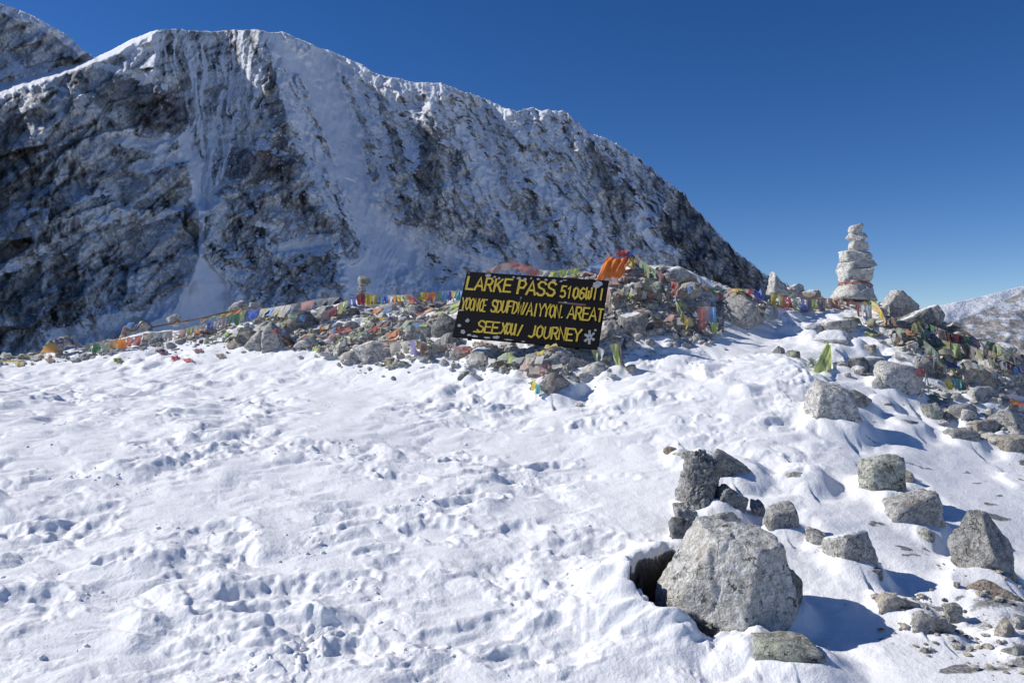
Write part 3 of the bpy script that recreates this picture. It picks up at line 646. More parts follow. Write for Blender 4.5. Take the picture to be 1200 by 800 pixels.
def build_mountain():
    step = 1.25
    cols = np.arange(-240, 1090, step)
    skyx = [p[0] for p in SKY]; skyy = [p[1] for p in SKY]
    cy = np.interp(cols, skyx, skyy)
    cy = cy + 2.2 * fbm2(cols / 14.0, cols * 0 + 3.3, 4, 3, gain=.6) + (np.clip((cols - 480) / 200, 0, 1)) * 4.2 * (ridged2(cols / 9.0, cols * 0 + 1.3, 3, 7) - .2)
    nr = 330
    t = np.linspace(0, 1, nr)
    PX = np.repeat(cols[None], nr, 0)
    bot = 446.0
    PY = cy[None] + (bot - np.minimum(cy, 440))[None] * t[:, None]
    # gentle warp so features do not follow straight strokes
    wx = PX + 9 * fbm2(PX / 38, PY / 38, 4, 101); wy = PY + 7 * fbm2(PX / 38 + 5, PY / 38, 4, 102)
    sx = PX + 3.0 * fbm2(PX / 10, PY / 10, 3, 103); sy = PY + 3.0 * fbm2(PX / 10 + 5, PY / 10, 3, 104)
    # region weights
    edge1 = np.interp(PY, [30, 80, 150, 200, 300, 400], [183, 186, 214, 228, 240, 215])     # left buttress / couloir
    edge2 = np.interp(PY, [30, 60, 120, 180, 240, 300, 420], [318, 318, 330, 345, 385, 412, 400])  # second buttress / snow ramp
    lowC = np.interp(PX, [230, 250, 285, 310, 345], [250, 232, 190, 150, 130])                 # top of second buttress
    wA = 1 - sstep(-6, 6, wx - edge1)
    wD = sstep(-8, 8, wx - edge2)
    wC = (1 - wA) * (1 - wD) * sstep(-10, 14, wy - lowC)
    wB = np.clip(1 - wA - wD - wC, 0, 1)
    nA = .55 * rot_noise(wx, wy, 34, 4.0, 15, fbm2, octv=5, seed=201, gain=.58) + .45 * rot_noise(wx, wy, 78, 2.5, 20, ridged2, octv=4, seed=205) * .6
    conv = (wx - 240) * (1 + (wy - 40) / 300.0) + 240
    nB = rot_noise(conv, wy, 92, 12.0, 6, fbm2, octv=4, seed=211) + .25 * rot_noise(wx, wy, 5, 2.5, 6, fbm2, octv=3, seed=213)
    nC = .6 * rot_noise(wx, wy, 70, 2.2, 22, ridged2, octv=5, seed=221) + .5 * rot_noise(wx, wy, 25, 2.5, 12, fbm2, octv=4, seed=223)
    nD = .65 * rot_noise(wx, wy, -66, 5.0, 12, fbm2, octv=5, seed=231, gain=.6) + .45 * rot_noise(wx, wy, -25, 2.2, 16, fbm2, octv=5, seed=233, gain=.62)
    N = wA * nA + wB * nB + wC * nC + wD * nD
    fine = fbm2(PX / 5.5, PY / 5.0, 4, 241, gain=.65)
    ridge = ridged2(wx / 46, wy / 60, 5, 251, gain=.6)
    # snow amount
    den = bilin(wx, wy)
    def stroke(arr, pts, w0, w1, val, soft=.5, src=(sx, sy)):
        d, par = seg_dist(src[0], src[1], pts)
        w = w0 + (w1 - w0) * par
        k = 1 - sstep(w * (1 - soft), w * (1 + soft), d)
        return arr * (1 - k) + val * k
    dn = den
    for pts, w0, w1, v in (
        ([(192, 102), (205, 135), (222, 172), (236, 205), (240, 236)], 4, 12, .98),
        ([(238, 236), (236, 262), (235, 300)], 4, 2, .85),
        ([(262, 110), (252, 150), (244, 200), (240, 225)], 2.5, 5, .9),
        ([(222, 50), (228, 110), (238, 180)], 3, 4, .85),
        ([(285, 60), (278, 130), (262, 200), (246, 230)], 2.5, 3, .8),
        ([(322, 40), (345, 75), (372, 120), (392, 160), (408, 205)], 10, 20, .95),
        ([(330, 90), (342, 130), (366, 175), (392, 205)], 4, 8, .85),
        ([(372, 62), (404, 140), (415, 200), (432, 255), (465, 300)], 9, 24, .93),
        ([(430, 230), (480, 265), (530, 295), (590, 320)], 10, 8, .9),
        ([(420, 290), (428, 340)], 20, 26, .95),
        ([(540, 150), (570, 200), (600, 260), (640, 310)], 6, 8, .85),
        ([(600, 170), (640, 220), (690, 275)], 5, 4, .75),
        ([(700, 200), (722, 215)], 8, 6, .85),
        ([(740, 255), (770, 285), (800, 300)], 7, 4, .75),
        ([(0, 318), (60, 296), (120, 262), (175, 228)], 10, 4, .60),
        ([(10, 252), (80, 238), (130, 224), (170, 200)], 3, 5, .54),
        ([(150, 165), (185, 172), (214, 150)], 10, 6, .74),
        ([(160, 196), (200, 186), (216, 180)], 8, 7, .72),
        ([(168, 262), (200, 248), (222, 232)], 3, 6, .70),
        ([(325, 292), (380, 283)], 7, 9, .92),
        ([(300, 262), (330, 270)], 3, 5, .7),
        ([(330, 365), (380, 340), (412, 352)], 3, 4, .7),
        ([(60, 100), (90, 110), (120, 126)], 2, 3, .55),
        ([(110, 74), (150, 86), (180, 94)], 5, 5, .62),
        ([(136, 120), (165, 100), (182, 84)], 2, 4, .8),
        ):
        dn = stroke(dn, pts, w0, w1, v)
    dn = stroke(dn, [(237, 298), (240, 325), (243, 355), (245, 390)], 2, 62, .95, .35, src=(wx, wy))
    dn = dn - .34 * sstep(1.0, .5, np.hypot((wx - 510) / 75, (wy - 262 - (wx - 510) * .35) / 26))
    apron = sstep(0, 26, sy - np.interp(wx, [0, 40, 60, 150, 200, 290, 340, 400], [420, 400, 372, 366, 350, 372, 392, 392])) * (wx < 415)
    dn = np.maximum(dn, apron * (.84 + .12 * fbm2(PX / 24, PY / 16, 3, 269)))
    ice = sstep(0, 1, 1 - np.hypot((wx - 520) / 70, (wy - 285) / 38 - (wx - 520) / 130)) 
    # dark, snowless rock
    for pts, w0, w1, v in (
        ([(130, 118), (160, 112), (200, 118), (208, 140)], 10, 14, .06),
        ([(60, 140), (110, 150)], 22, 22, .14),
        ([(50, 190), (110, 185)], 18, 18, .14),
        ([(100, 300), (160, 320), (200, 310)], 26, 22, .06),
        ([(310, 68), (318, 110), (334, 165)], 5, 9, .12),
        ([(285, 190), (345, 200)], 14, 16, .06),
        ([(390, 262), (412, 290)], 12, 14, .06),
        ([(500, 150), (505, 250)], 10, 12, .2),
        ([(350, 92), (366, 135), (388, 190)], 3, 5, .34),
        ([(402, 92), (428, 150), (438, 205)], 3, 6, .30),
        ([(446, 105), (462, 160), (470, 215)], 5, 8, .26),
        ([(560, 250), (600, 300)], 10, 8, .22),
        ([(690, 175), (730, 240)], 10, 16, .22),
        ([(790, 262), (850, 308), (890, 335)], 14, 16, .03),
        ([(30, 40), (70, 62), (96, 66)], 14, 10, .12),
        ):
        dn = stroke(dn, pts, w0, w1, v, .6)
    # sunlit ridge strips: level shelves where the face turns over
    stripA = [(-240, 190), (-60, 128), (0, 106), (40, 95), (75, 83), (112, 70)]
    stripB = [(112, 70), (140, 60), (165, 47), (186, 37)]
    yA = np.interp(PX, [p[0] for p in stripA], [p[1] for p in stripA]) + 1.5 * fbm2(PX / 12, PY * 0, 3, 261)
    inA = PX < 114
    wA_ = np.interp(PX, [0, 60, 114], [10, 6, 2.5]) * (1 + .8 * fbm2(PX / 7, PY / 5, 3, 267))
    SP_ = fbm2(PX / 3.2, PY / 2.8, 3, 264, gain=.7) + .5 * fbm2(PX / 26, PY / 22, 3, 265)
    up = yA - PY                                             # pixels above the strip's centre
    # depth of the face
    e = (446 - PY) / F
    Db = 760 + 1.05 * np.clip(PX, -300, 1200)
    cot = .80
    D = Db / (1 - e * cot)
    big = lambda pts, w, a: a * np.exp(-(seg_dist(wx, wy, pts)[0] / w) ** 1.6)
    def rfac(deg, st, sc, seed):
        c, q = math.cos(math.radians(deg)), math.sin(math.radians(deg))
        return facets((wx * c - wy * q) / (sc * st), (wx * q + wy * c) / sc, seed)
    vA, pA, eA = rfac(38, 2.4, 30, 301); vA2, pA2, eA2 = rfac(28, 2.4, 11, 302)
    vC, pC, eC = rfac(72, 1.8, 13, 303); vC2, pC2, eC2 = rfac(60, 1.8, 6, 304)
    vD, pD, eD = rfac(-64, 2.6, 11, 305); vD2, pD2, eD2 = rfac(-48, 2.0, 5.5, 306)
    wC_ = np.clip(wC + wB, 0, 1)
    FP = wA * (pA * 30 + pA2 * 7) + wC_ * (1 - .7 * wB) * (pC * 12 + pC2 * 6) + wD * (pD * 11 + pD2 * 6)
    FV = wA * (.6 * vA + .4 * vA2) + wC_ * (.6 * vC + .4 * vC2) + wD * (.55 * vD + .45 * vD2)
    FE = wA * np.minimum(eA * 30, eA2 * 11 + 1.0) + wC_ * np.minimum(eC * 13, eC2 * 8) + wD * np.minimum(eD * 11, eD2 * 8)
    rel = 0
    for pts, w, a in (([(185, 38), (184, 85), (218, 165), (236, 240), (232, 330)], 22, -55), ([(310, 40), (320, 110), (345, 190), (392, 260), (405, 340)], 30, -75),
                      ([(520, 105), (500, 180), (520, 250)], 26, -45), ([(665, 135), (715, 210), (780, 270), (850, 330)], 34, -60),
                      ([(60, 120), (60, 190), (90, 330)], 55, -30), ([(600, 130), (620, 220), (680, 310)], 24, -30),
                      ([(205, 110), (228, 170), (240, 235)], 12, 45), ([(400, 70), (418, 170), (440, 260), (500, 310)], 45, 80), ([(250, 60), (250, 160)], 30, 30),
                      ([(560, 130), (580, 220), (640, 310)], 20, 35), ([(740, 190), (760, 250), (800, 300)], 18, 30), ([(10, 120), (0, 300)], 25, 30), ([(130, 130), (150, 330)], 20, 25)):
        rel = rel + big(pts, w, a)
    amp = 1 - .8 * sstep(.85, .95, dn)
    terr = rot_noise(wx, wy, 36, 3.0, 34, ridged2, octv=5, seed=285, gain=.46) * 1.3 * wA + rot_noise(wx, wy, 96, 7.0, 8, ridged2, octv=4, seed=286) * wB * .6 + rot_noise(wx, wy, 60, 2.0, 24, ridged2, octv=5, seed=287, gain=.62) * wC + rot_noise(wx, wy, -64, 3.6, 17, ridged2, octv=5, seed=288, gain=.62) * wD
    flut = fbm2(conv / 6.0, wy / 110, 4, 311, gain=.6) * (wB + .7 * wD * (wx < 470))
    rel = rel + 14 * flut * np.clip(wB + .5 * wD, 0, 1)
    rel = rel - amp * (4 * N * (1 - wB) + 28 * ridge * (1 - .6 * wB) + 3 * fine + 13 * terr * (1 - .7 * wB) + FP) - 1.5 * fine
    # shelves
    rel = rel + np.where(PX < 130, 1, 0) * 150 * sstep(-1, 1, up / np.maximum(wA_, 3)) * (1 - sstep(100, 128, PX))
    top = PY - cy[None]
    rel = rel + 26 * np.exp(-np.maximum(top, 0) / 2.2) * (.12 + .5 * sstep(325, 345, PX) - .35 * sstep(400, 430, PX)) * (.5 + .8 * np.clip(fbm2(PX / 9, PY / 9, 2, 263) + .4, 0, 1))
    kB = sstep(108, 120, PX) * (1 - sstep(180, 190, PX)); hB = np.interp(PX, [112, 140, 186], [6, 8, 2])
    rel = rel + 130 * kB * np.clip(1 - top / hB, 0, 1)
    D = D + rel
    X = (PX - 600) / F * D; Z = (400 - PY) / F * D
    V = np.stack([X, D, Z], -1)
    # far side falls away behind the crest
    back = []
    for k, (dd, dz) in enumerate(((25, -18), (120, -110), (420, -420), (900, -800))):
        b = V[0].copy(); f = b[:, :2] / np.linalg.norm(b[:, :2], axis=1)[:, None]
        b[:, :2] += f * dd; b[:, 2] = np.maximum(b[:, 2] + dz, -60); back.append(b)
    V = np.concatenate([np.array(back[::-1]), V], 0)
    # snow lies where the face is flatter than its surroundings, and slides off the steep steps
    dpy = (bot - np.minimum(cy, 440))[None] / (nr - 1)
    g = -np.gradient(D, axis=0) / dpy
    g = (g[:, :] - 1.3); gz = np.tanh(g / 2.4)
    g2 = (g + np.roll(g, 1, 1) + np.roll(g, -1, 1)) / 3
    damp = 1 - sstep(.86, .96, dn)
    snow = dn + ((.30 - .12 * wA - .24 * wB) * np.tanh(g2 / 2.2) + (.46 - .10 * wA + .45 * wB) * N + .10 * fine + (.22 - .06 * wA) * (FV - .5) * (1 - .8 * wB)) * damp
    snow = snow - .12 * wA * damp * (dn < .6) - .13 * wB * damp - .07 * wD * damp * sstep(430, 480, wx)
    snow = snow + .42 * flut * sstep(.6, .9, dn) * (wy < 260)
    snow = np.maximum(snow, .95 * sstep(.42, .6, SP_) * (dn < .6))
    snow = np.where(inA & (np.abs(up) < wA_), 1.0, snow)
    capn = 1 - sstep(6, 15, PY - cy[None] - 4 * fbm2(PX / 15, PY / 15, 2, 268))
    snow = np.where((PX < 116), np.maximum(snow, capn * .95), snow)
    crest = (PX > 112) & (PX < 190) & (PY - cy[None] < np.interp(PX, [112, 140, 186], [6, 8, 2]) * (1 + .7 * fbm2(PX / 8, PY / 6, 3, 266)))
    snow = np.where(crest, 1.0, snow)
    snow = np.where((PX > 320) & (PX < 900) & (PY - cy[None] < 1.5 + 4 * fbm2(PX / 11, PY * 0, 3, 262)), np.maximum(snow, .9), snow)
    rockc = np.zeros((nr, len(cols), 3))
    tone = fbm2(wx / 30, wy / 30, 4, 271); tone2 = rot_noise(wx, wy, 35, 3, 9, fbm2, octv=4, seed=273)
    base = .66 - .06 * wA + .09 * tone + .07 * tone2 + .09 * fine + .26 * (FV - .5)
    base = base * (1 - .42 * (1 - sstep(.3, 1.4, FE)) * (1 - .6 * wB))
    dark = np.zeros_like(base); terr_n = rot_noise(wx, wy, 40, 2.4, 13, fbm2, octv=4, seed=321)
    for pts, w in (([(130, 112), (170, 108), (205, 130)], 18), ([(160, 135), (205, 145)], 12), ([(0, 150), (0, 240)], 9), ([(10, 150), (40, 135)], 8), ([(0, 330), (60, 380)], 22), ([(280, 195), (340, 190)], 16), ([(500, 215), (510, 160)], 14), ([(318, 100), (330, 165)], 9),
                   ([(800, 270), (860, 320), (890, 335)], 26), ([(700, 180), (735, 235)], 14), ([(90, 92), (98, 98)], 8), ([(780, 220), (840, 280)], 12), ([(70, 300), (90, 360)], 12)):
        d, _ = seg_dist(sx, sy, pts); dark = np.maximum(dark, sstep(.30, .50, np.exp(-(d / (w * 1.15)) ** 2) + .38 * terr_n + .20 * (FV - .5)))
    base = base * (1 - .50 * dark) * (.75 + .4 * np.clip(.5 + ridge, 0, 1))
    crack = sstep(.50, .72, rot_noise(wx, wy, 40, 3.0, 20, ridged2, octv=4, seed=281)) * .5 * (1 - wD) + sstep(.5, .75, rot_noise(wx, wy, 100, 2.5, 22, ridged2, octv=4, seed=283)) * .4 + wD * .5 * sstep(.5, .72, rot_noise(wx, wy, -60, 3.0, 16, ridged2, octv=4, seed=284))
    base = np.clip(base * (1 - crack), .05, .80)
    warm = np.clip(.4 + .9 * fbm2(PX / 60, PY / 60, 3, 291), 0, 1)
    rust = np.exp(-((sx - 200) / 10) ** 2 - ((sy - 122) / 12) ** 2) + .7 * np.exp(-((sx - 308) / 10) ** 2 - ((sy - 180) / 8) ** 2)
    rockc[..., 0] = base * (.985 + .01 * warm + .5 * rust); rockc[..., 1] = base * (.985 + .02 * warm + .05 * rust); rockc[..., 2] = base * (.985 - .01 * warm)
    nb = len(back)
    snow = np.concatenate([np.repeat(np.full((1, len(cols)), .9), nb, 0), snow], 0)
    rockc = np.concatenate([np.repeat(rockc[:1], nb, 0), rockc], 0)
    me = mesh_np('mountain', V.reshape(-1, 3), grid_faces(nr + nb, len(cols))[:, ::-1])
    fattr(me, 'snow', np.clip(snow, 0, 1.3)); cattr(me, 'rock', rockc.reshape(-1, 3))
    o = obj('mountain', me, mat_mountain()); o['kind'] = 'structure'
build_mountain()

def build_hill():
    """the low scree hill at the right edge"""
    cols = np.arange(985, 1520, 1.6)
    cy = np.interp(cols, [985, 1040, 1080, 1100, 1125, 1150, 1175, 1200, 1260, 1350, 1520], [405, 384, 366, 358, 353, 347.5, 341, 334.5, 322, 310, 300]) + .8 * fbm2(cols / 16, cols * 0, 3, 5)
    nr = 150; t = np.linspace(0, 1, nr)
    PX = np.repeat(cols[None], nr, 0); PY = cy[None] + (480 - cy)[None] * t[:, None]
    D = 150 / (1 - (480 - PY) / F * 2.3) + .12 * (PX - 1000)
    D = D - 2.5 * ridged2(PX / 60, PY / 40, 2, 11) - .20 * fbm2(PX / 12, PY / 7, 4, 12) - .05 * fbm2(PX / 4, PY / 2.5, 3, 13)
    X = (PX - 600) / F * D; Z = (400 - PY) / F * D
    V = np.stack([X, D, Z], -1)
    back = []
    for dd, dz in ((8, -1), (60, -14), (200, -60)):
        b = V[0].copy(); b[:, 1] += dd; b[:, 2] += dz; back.append(b)
    V = np.concatenate([np.array(back[::-1]), V], 0)
    low = np.interp(PX, [1090, 1107, 1125, 1150, 1165, 1180, 1200, 1300], [374, 379, 375, 365, 359, 351, 341, 325])
    n = fbm2(PX / 14, PY / 6, 4, 15)
    snow = sstep(2, -2, PY - low + 2 * n)
    p2 = 1 - sstep(.6, 1.1, np.hypot((PX - 1205) / 30, (PY - 354 - (PX - 1205) * -.35) / 7)); snow = np.maximum(snow, p2 * (.8 + n))
    snow = np.maximum(snow, .42 + .7 * fbm2(PX / 22, PY / 5, 5, 16, gain=.65) + .03)
    snow = np.where(PY > 372, snow * .95, snow)
    base = .44 + .08 * fbm2(PX / 9, PY / 4, 4, 17) + .05 * fbm2(PX / 40, PY / 20, 3, 18)
    rc = np.stack([base * 1.08, base * 1.0, base * .90], -1)
    nb = len(back)
    snow = np.concatenate([np.ones((nb, len(cols))), snow], 0); rc = np.concatenate([np.repeat(rc[:1], nb, 0), rc], 0)
    me = mesh_np('hill', V.reshape(-1, 3), grid_faces(nr + nb, len(cols))[:, ::-1])
    fattr(me, 'snow', np.clip(snow, 0, 1.2)); cattr(me, 'rock', rc.reshape(-1, 3))
    o = obj('scree_hill', me, bpy.data.materials['mountain_rock_and_snow']); o['kind'] = 'structure'
build_hill()

# ------------------------------------------------------------------ rocks
import bmesh
_ico = {}
def ico(s):
    if s not in _ico:
        bm = bmesh.new(); bmesh.ops.create_icosphere(bm, subdivisions=s, radius=1.0)
        bm.verts.ensure_lookup_table()
        V = np.array([v.co[:] for v in bm.verts]); V /= np.linalg.norm(V, axis=1)[:, None]
        Fc = np.array([[v.index for v in f.verts] for f in bm.faces]); bm.free()
        _ico[s] = (V, Fc)
    return _ico[s]

def rock_np(seed, sub, planes=None, block=0.0, rough=1.0, k=44.0, n=21, frac=1.0):
    """a stone in a unit box, base at z=0: a solid cut by planes, then weathered"""
    rs = np.random.RandomState(seed)
    d, fc = ico(sub)
    N = rs.normal(size=(n, 3)); N /= np.linalg.norm(N, axis=1)[:, None]
    h = rs.uniform(.66, 1.04, n)
    if block > 0:
        a = rs.uniform(-.35, .35, (6, 3)); B = np.array([[1, 0, 0], [-1, 0, 0], [0, 1, 0], [0, -1, 0], [0, 0, 1], [0, 0, -1]]) + a * (1.0 - block * .6)
        B /= np.linalg.norm(B, axis=1)[:, None]
        N = np.vstack([N, B]); h = np.append(h * (1 + .25 * block), rs.uniform(.60, .74, 6))
    if planes is not None:
        Q = np.array([p[:3] for p in planes], float); Q /= np.linalg.norm(Q, axis=1)[:, None]
        N = np.vstack([N[:4], Q]); h = np.append(h[:4] * 1.25, [p[3] for p in planes])
    dot = d @ N.T
    r = np.where(dot > .08, h[None] / np.maximum(dot, .08), 9.0)
    r = -np.log(np.exp(-k * np.minimum(r, 4)).sum(1)) / k
    if sub >= 3:                      # many small fracture faces laid just under the first shape
        m = 46 if sub < 5 else 90
        C = rs.normal(size=(m, 3)); C /= np.linalg.norm(C, axis=1)[:, None]
        dc = C @ N.T; rc = np.where(dc > .08, h[None] / np.maximum(dc, .08), 9.0); j = rc.argmin(1); rc = rc.min(1)
        M = N[j] + rs.normal(size=(m, 3)) * .40 * frac; M /= np.linalg.norm(M, axis=1)[:, None]
        hh = (C * rc[:, None] * M).sum(1) - rs.uniform(.0, .045, m)
        d2 = d @ M.T; r2 = np.where(d2 > .1, np.maximum(hh, .25)[None] / np.maximum(d2, .1), 9.0).min(1)
        r = np.minimum(r, np.maximum(r2, r - .24 * frac * r))
    r = np.clip(r, .2, 1.6)
    p = d * r[:, None]
    o = rs.uniform(0, 50, 3)
    disp = .05 * perlin3(p * 1.5 + o, 1) + .018 * perlin3(p * 3.9 + o, 2)
    cr = 1 - 2 * np.abs(perlin3(p * 3.0 + o + 9, 3))
    disp = disp - .055 * np.clip(cr - .75, 0, 1) * 4 * .5
    if sub >= 3: disp = disp + .020 * perlin3(p * 9 + o, 4) + .012 * perlin3(p * 19 + o, 5)
    if sub >= 5: disp = disp + .007 * perlin3(p * 40 + o, 6) - .012 * np.clip(1 - 3.5 * np.abs(perlin3(p * 7 + o, 8)), 0, 1)
    p = p + d * (disp * rough)[:, None]
    lo = p.min(0); hi = p.max(0)
    p = (p - (lo + hi) / 2) / (hi - lo); p[:, 2] += .5
    return p, fc

def mat_rock(name, c0, c1, c2, blot=.5, warm=(.42, .34, .25), lich=(.30, .31, .20), speck=31, fine=.62, crk=.9):
    t = NT(name)
    co = t.n('ShaderNodeTexCoord').outputs['Object']
    inf = t.n('ShaderNodeObjectInfo').outputs['Random']
    dust = t.n('ShaderNodeAttribute', attribute_name='dust').outputs['Fac']
    tone = t.n('ShaderNodeAttribute', attribute_name='tone').outputs['Fac']
    va = t.n('ShaderNodeVectorMath', operation='ADD'); t.l(co, va.inputs[0])
    cb = t.n('ShaderNodeCombineXYZ'); t.l(t.math('MULTIPLY', inf, 37.0), cb.inputs[0]); t.l(t.math('MULTIPLY', inf, 11.0), cb.inputs[1]); t.l(cb.outputs[0], va.inputs[1])
    co = va.outputs[0]
    n1 = t.noise(co, 5.5, 6, .62); n2 = t.noise(co, 22, 6, .68); n3 = t.noise(co, 95, 4, .65)
    vo = t.n('ShaderNodeTexVoronoi', feature='DISTANCE_TO_EDGE'); vo.inputs['Scale'].default_value = 7.0
    wv = t.mix(.16, co, t.n('ShaderNodeTexNoise', ins={'Scale': 6.0, 'Detail': 4.0}).outputs['Color']); t.l(wv, vo.inputs['Vector'])
    crack = t.rng(vo.outputs['Distance'], 0.0, .035, 1.0, 0.0)
    col = t.mix(t.rng(n2, .36, .64), tuple(v * .72 for v in c0), tuple(min(.85, v * 1.12) for v in c1))
    col = t.mix(t.rng(n1, .42, .68, 0, .8), col, c2)
    col = t.mix(t.rng(t.noise(co, 3.1, 5, .6), .56, .72, 0, .55), col, warm)
    col = t.mix(t.rng(t.noise(co, 8.7, 6, .7), .60, .68, 0, blot), col, lich)
    col = t.mix(t.rng(t.noise(co, speck, 6, .72), .585, .63, 0, min(1, blot * 1.5)), col, (.06, .06, .06))
    col = t.mix(t.rng(n3, .46, .70, .0, fine), col, (.07, .068, .064))
    col = t.mix(t.math('MULTIPLY', crack, t.rng(n1, .47, .56, 0, crk)), col, (.05, .046, .042))
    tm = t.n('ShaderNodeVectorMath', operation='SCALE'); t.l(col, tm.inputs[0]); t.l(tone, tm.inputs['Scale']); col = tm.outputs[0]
    geo = t.n('ShaderNodeNewGeometry'); sp = t.n('ShaderNodeSeparateXYZ'); t.l(geo.outputs['Normal'], sp.inputs[0])
    up = t.math('ADD', t.math('MULTIPLY', sp.outputs[2], .62), t.math('MULTIPLY', n1, .42))
    m = t.rng(t.math('ADD', up, dust), .97, 1.02)
    col = t.mix(m, col, (.87, .88, .90))
    h = t.math('ADD', t.math('ADD', t.math('MULTIPLY', n2, .034), t.math('MULTIPLY', n3, .010)), t.math('MULTIPLY', crack, -.006))
    return t.setb(Base_Color=col, Roughness=.86, Specular_IOR_Level=.22, Normal=t.bump(h, .9, 1.0))
ROCKM = {
    'grey': mat_rock('grey_gneiss', (.40, .392, .37), (.60, .59, .56), (.50, .488, .455)),
    'pale': mat_rock('pale_granite', (.54, .525, .49), (.74, .72, .68), (.64, .62, .58), .45),
    'dark': mat_rock('dark_schist', (.20, .20, .195), (.37, .365, .35), (.46, .45, .43), .6),
    'tan': mat_rock('tan_granite', (.50, .45, .37), (.66, .61, .53), (.58, .51, .41), .3),
    'lichen': mat_rock('lichened_granite', (.34, .35, .29), (.60, .60, .54), (.46, .48, .37), 1.0),
    'speckled': mat_rock('speckled_granite', (.62, .59, .53), (.84, .80, .73), (.74, .70, .62), .6, speck=13, crk=.25),
    'chalk': mat_rock('white_limestone', (.66, .64, .59), (.80, .78, .72), (.72, .69, .63), .25, speck=18, fine=.15),
    'brown': mat_rock('brown_gneiss', (.30, .235, .18), (.48, .40, .32), (.40, .34, .28), .5)}

# the height of whatever lies on top, as a grid the later stones and cloths rest on
TX0, TY0, TR = -17.0, 3.0, 0.03
gx = np.arange(TX0, 13.5, TR); gy = np.arange(TY0, 18.5, TR)
_X, _Y = np.meshgrid(gx, gy)
TOP = ground_full(_X.ravel(), _Y.ravel())[0].reshape(_X.shape)
GRD = TOP.copy()
def t_at(A, x, y):
    fx = np.clip((np.asarray(x) - TX0) / TR, 0, A.shape[1] - 1.01); fy = np.clip((np.asarray(y) - TY0) / TR, 0, A.shape[0] - 1.01)
    i = fx.astype(int); j = fy.astype(int); u = fx - i; v = fy - j
    return (A[j, i] * (1 - u) + A[j, i + 1] * u) * (1 - v) + (A[j + 1, i] * (1 - u) + A[j + 1, i + 1] * u) * v
def t_add(V):
    i = np.round((V[:, 0] - TX0) / TR).astype(int); j = np.round((V[:, 1] - TY0) / TR).astype(int)
    ok = (i > 1) & (i < TOP.shape[1] - 2) & (j > 1) & (j < TOP.shape[0] - 2)
    for di in (-1, 0, 1):
        for dj in (-1, 0, 1):
            np.maximum.at(TOP, (j[ok] + dj, i[ok] + di), V[ok, 2] - .004 * (abs(di) + abs(dj)))

def put_rock(name, x, y, zbot, w, dep, h, seed, kind='grey', rotz=0.0, tilt=(0, 0), sub=3, tone=1.0, dust=0.0, parent=None, cat='rock', label=None, group=None, **kw):
    p, fc = rock_np(seed, sub, **kw)
    p = p * np.array([w, dep, h])
    c, s = math.cos(tilt[0]), math.sin(tilt[0])           # lean to the side
    if tilt[0]:
        q = p.copy(); q[:, 0] = p[:, 0] * c + (p[:, 2] - h / 2) * s; q[:, 2] = -p[:, 0] * s + (p[:, 2] - h / 2) * c + h / 2; p = q
    if rotz:
        c, s = math.cos(rotz), math.sin(rotz); q = p.copy(); q[:, 0] = p[:, 0] * c - p[:, 1] * s; q[:, 1] = p[:, 0] * s + p[:, 1] * c; p = q
    me = mesh_np(name, p, fc, smooth=sub > 3)
    fattr(me, 'dust', np.full(len(p), dust)); fattr(me, 'tone', np.full(len(p), tone))
    base = Vector((x, y, zbot))
    o = obj(name, me, ROCKM[kind], parent, base - (parent.location if parent else Vector()))
    t_add(p + np.array([x, y, zbot]))
    if parent is None: tag(o, label, cat, group)
    return o

rr_ = random.Random(77)
OCC = []
def key_rock(px, base, w, h, kind, label, name='rock', seed=None, sink=.27, dep=.8, gy=None, sub=None, **kw):
    """px, base, w, h in photo pixels"""
    Y = G(px, gy if gy else base - 2)
    s = Y / F; W_ = w * s; dp = W_ * dep
    Yc = Y + dp * .38; s2 = Yc / F
    x = (px - 600) * s2
    zt = (400 - (base - h)) * s2
    zg = float(t_at(GRD, x, Yc)); hh = h * s2
    zb = min(zg, (400 - base) * s2) - sink * hh
    if gy: zb = (400 - base) * s2
    H_ = max(zt - zb, hh * .6)
    if sub is None: sub = 3 if w < 26 else (4 if w < 100 else 5)
    if seed is None: seed = rr_.randrange(9999)
    OCC.append((px, base - h / 2, w / 2, h / 2))
    return put_rock(name, x, Yc, zb, w * s2, dp, H_, seed, kind, sub=sub, label=label, **kw)

# --- foreground and right slope
sB = BY / F
BOT = float(Hbase(np.array([BX]), np.array([BY]))[0]) - .36
TOPZ = (400 - 613) * sB
put_rock('boulder', BX + .01, BY, BOT, 174 * sB, 150 * sB, TOPZ - BOT, 41, 'speckled', sub=6, tone=1.0, rough=.75, k=90, dust=-.3, frac=.45,
         label='biggest boulder, pale and black-speckled, sunk in its own snow pit in the foreground', cat='boulder',
         planes=[(.10, -.12, 1, .66), (-.80, -.15, .62, .62), (-.36, -.85, .46, .60), (.58, -.80, .14, .66), (.97, -.05, .25, .76), (.62, .1, .80, .86), (.1, -.75, -.75, .78), (-1, -.25, -.15, .80), (-.6, .8, .2, .8), (.4, .9, .3, .8), (0, 0, -1, .9), (.75, -.5, -.5, .8), (-.6, -.5, -.6, .74)])
for r in KEY:
    kw = dict(r[6]); kw.setdefault('tone', rr_.uniform(.92, 1.18)); kw.setdefault('dust', rr_.uniform(-.1, .1) + (.22 if r[1] < 450 else 0)); kw.setdefault('rotz', 0)
    key_rock(r[0], r[1], r[2], r[3], r[4], r[5], **kw)

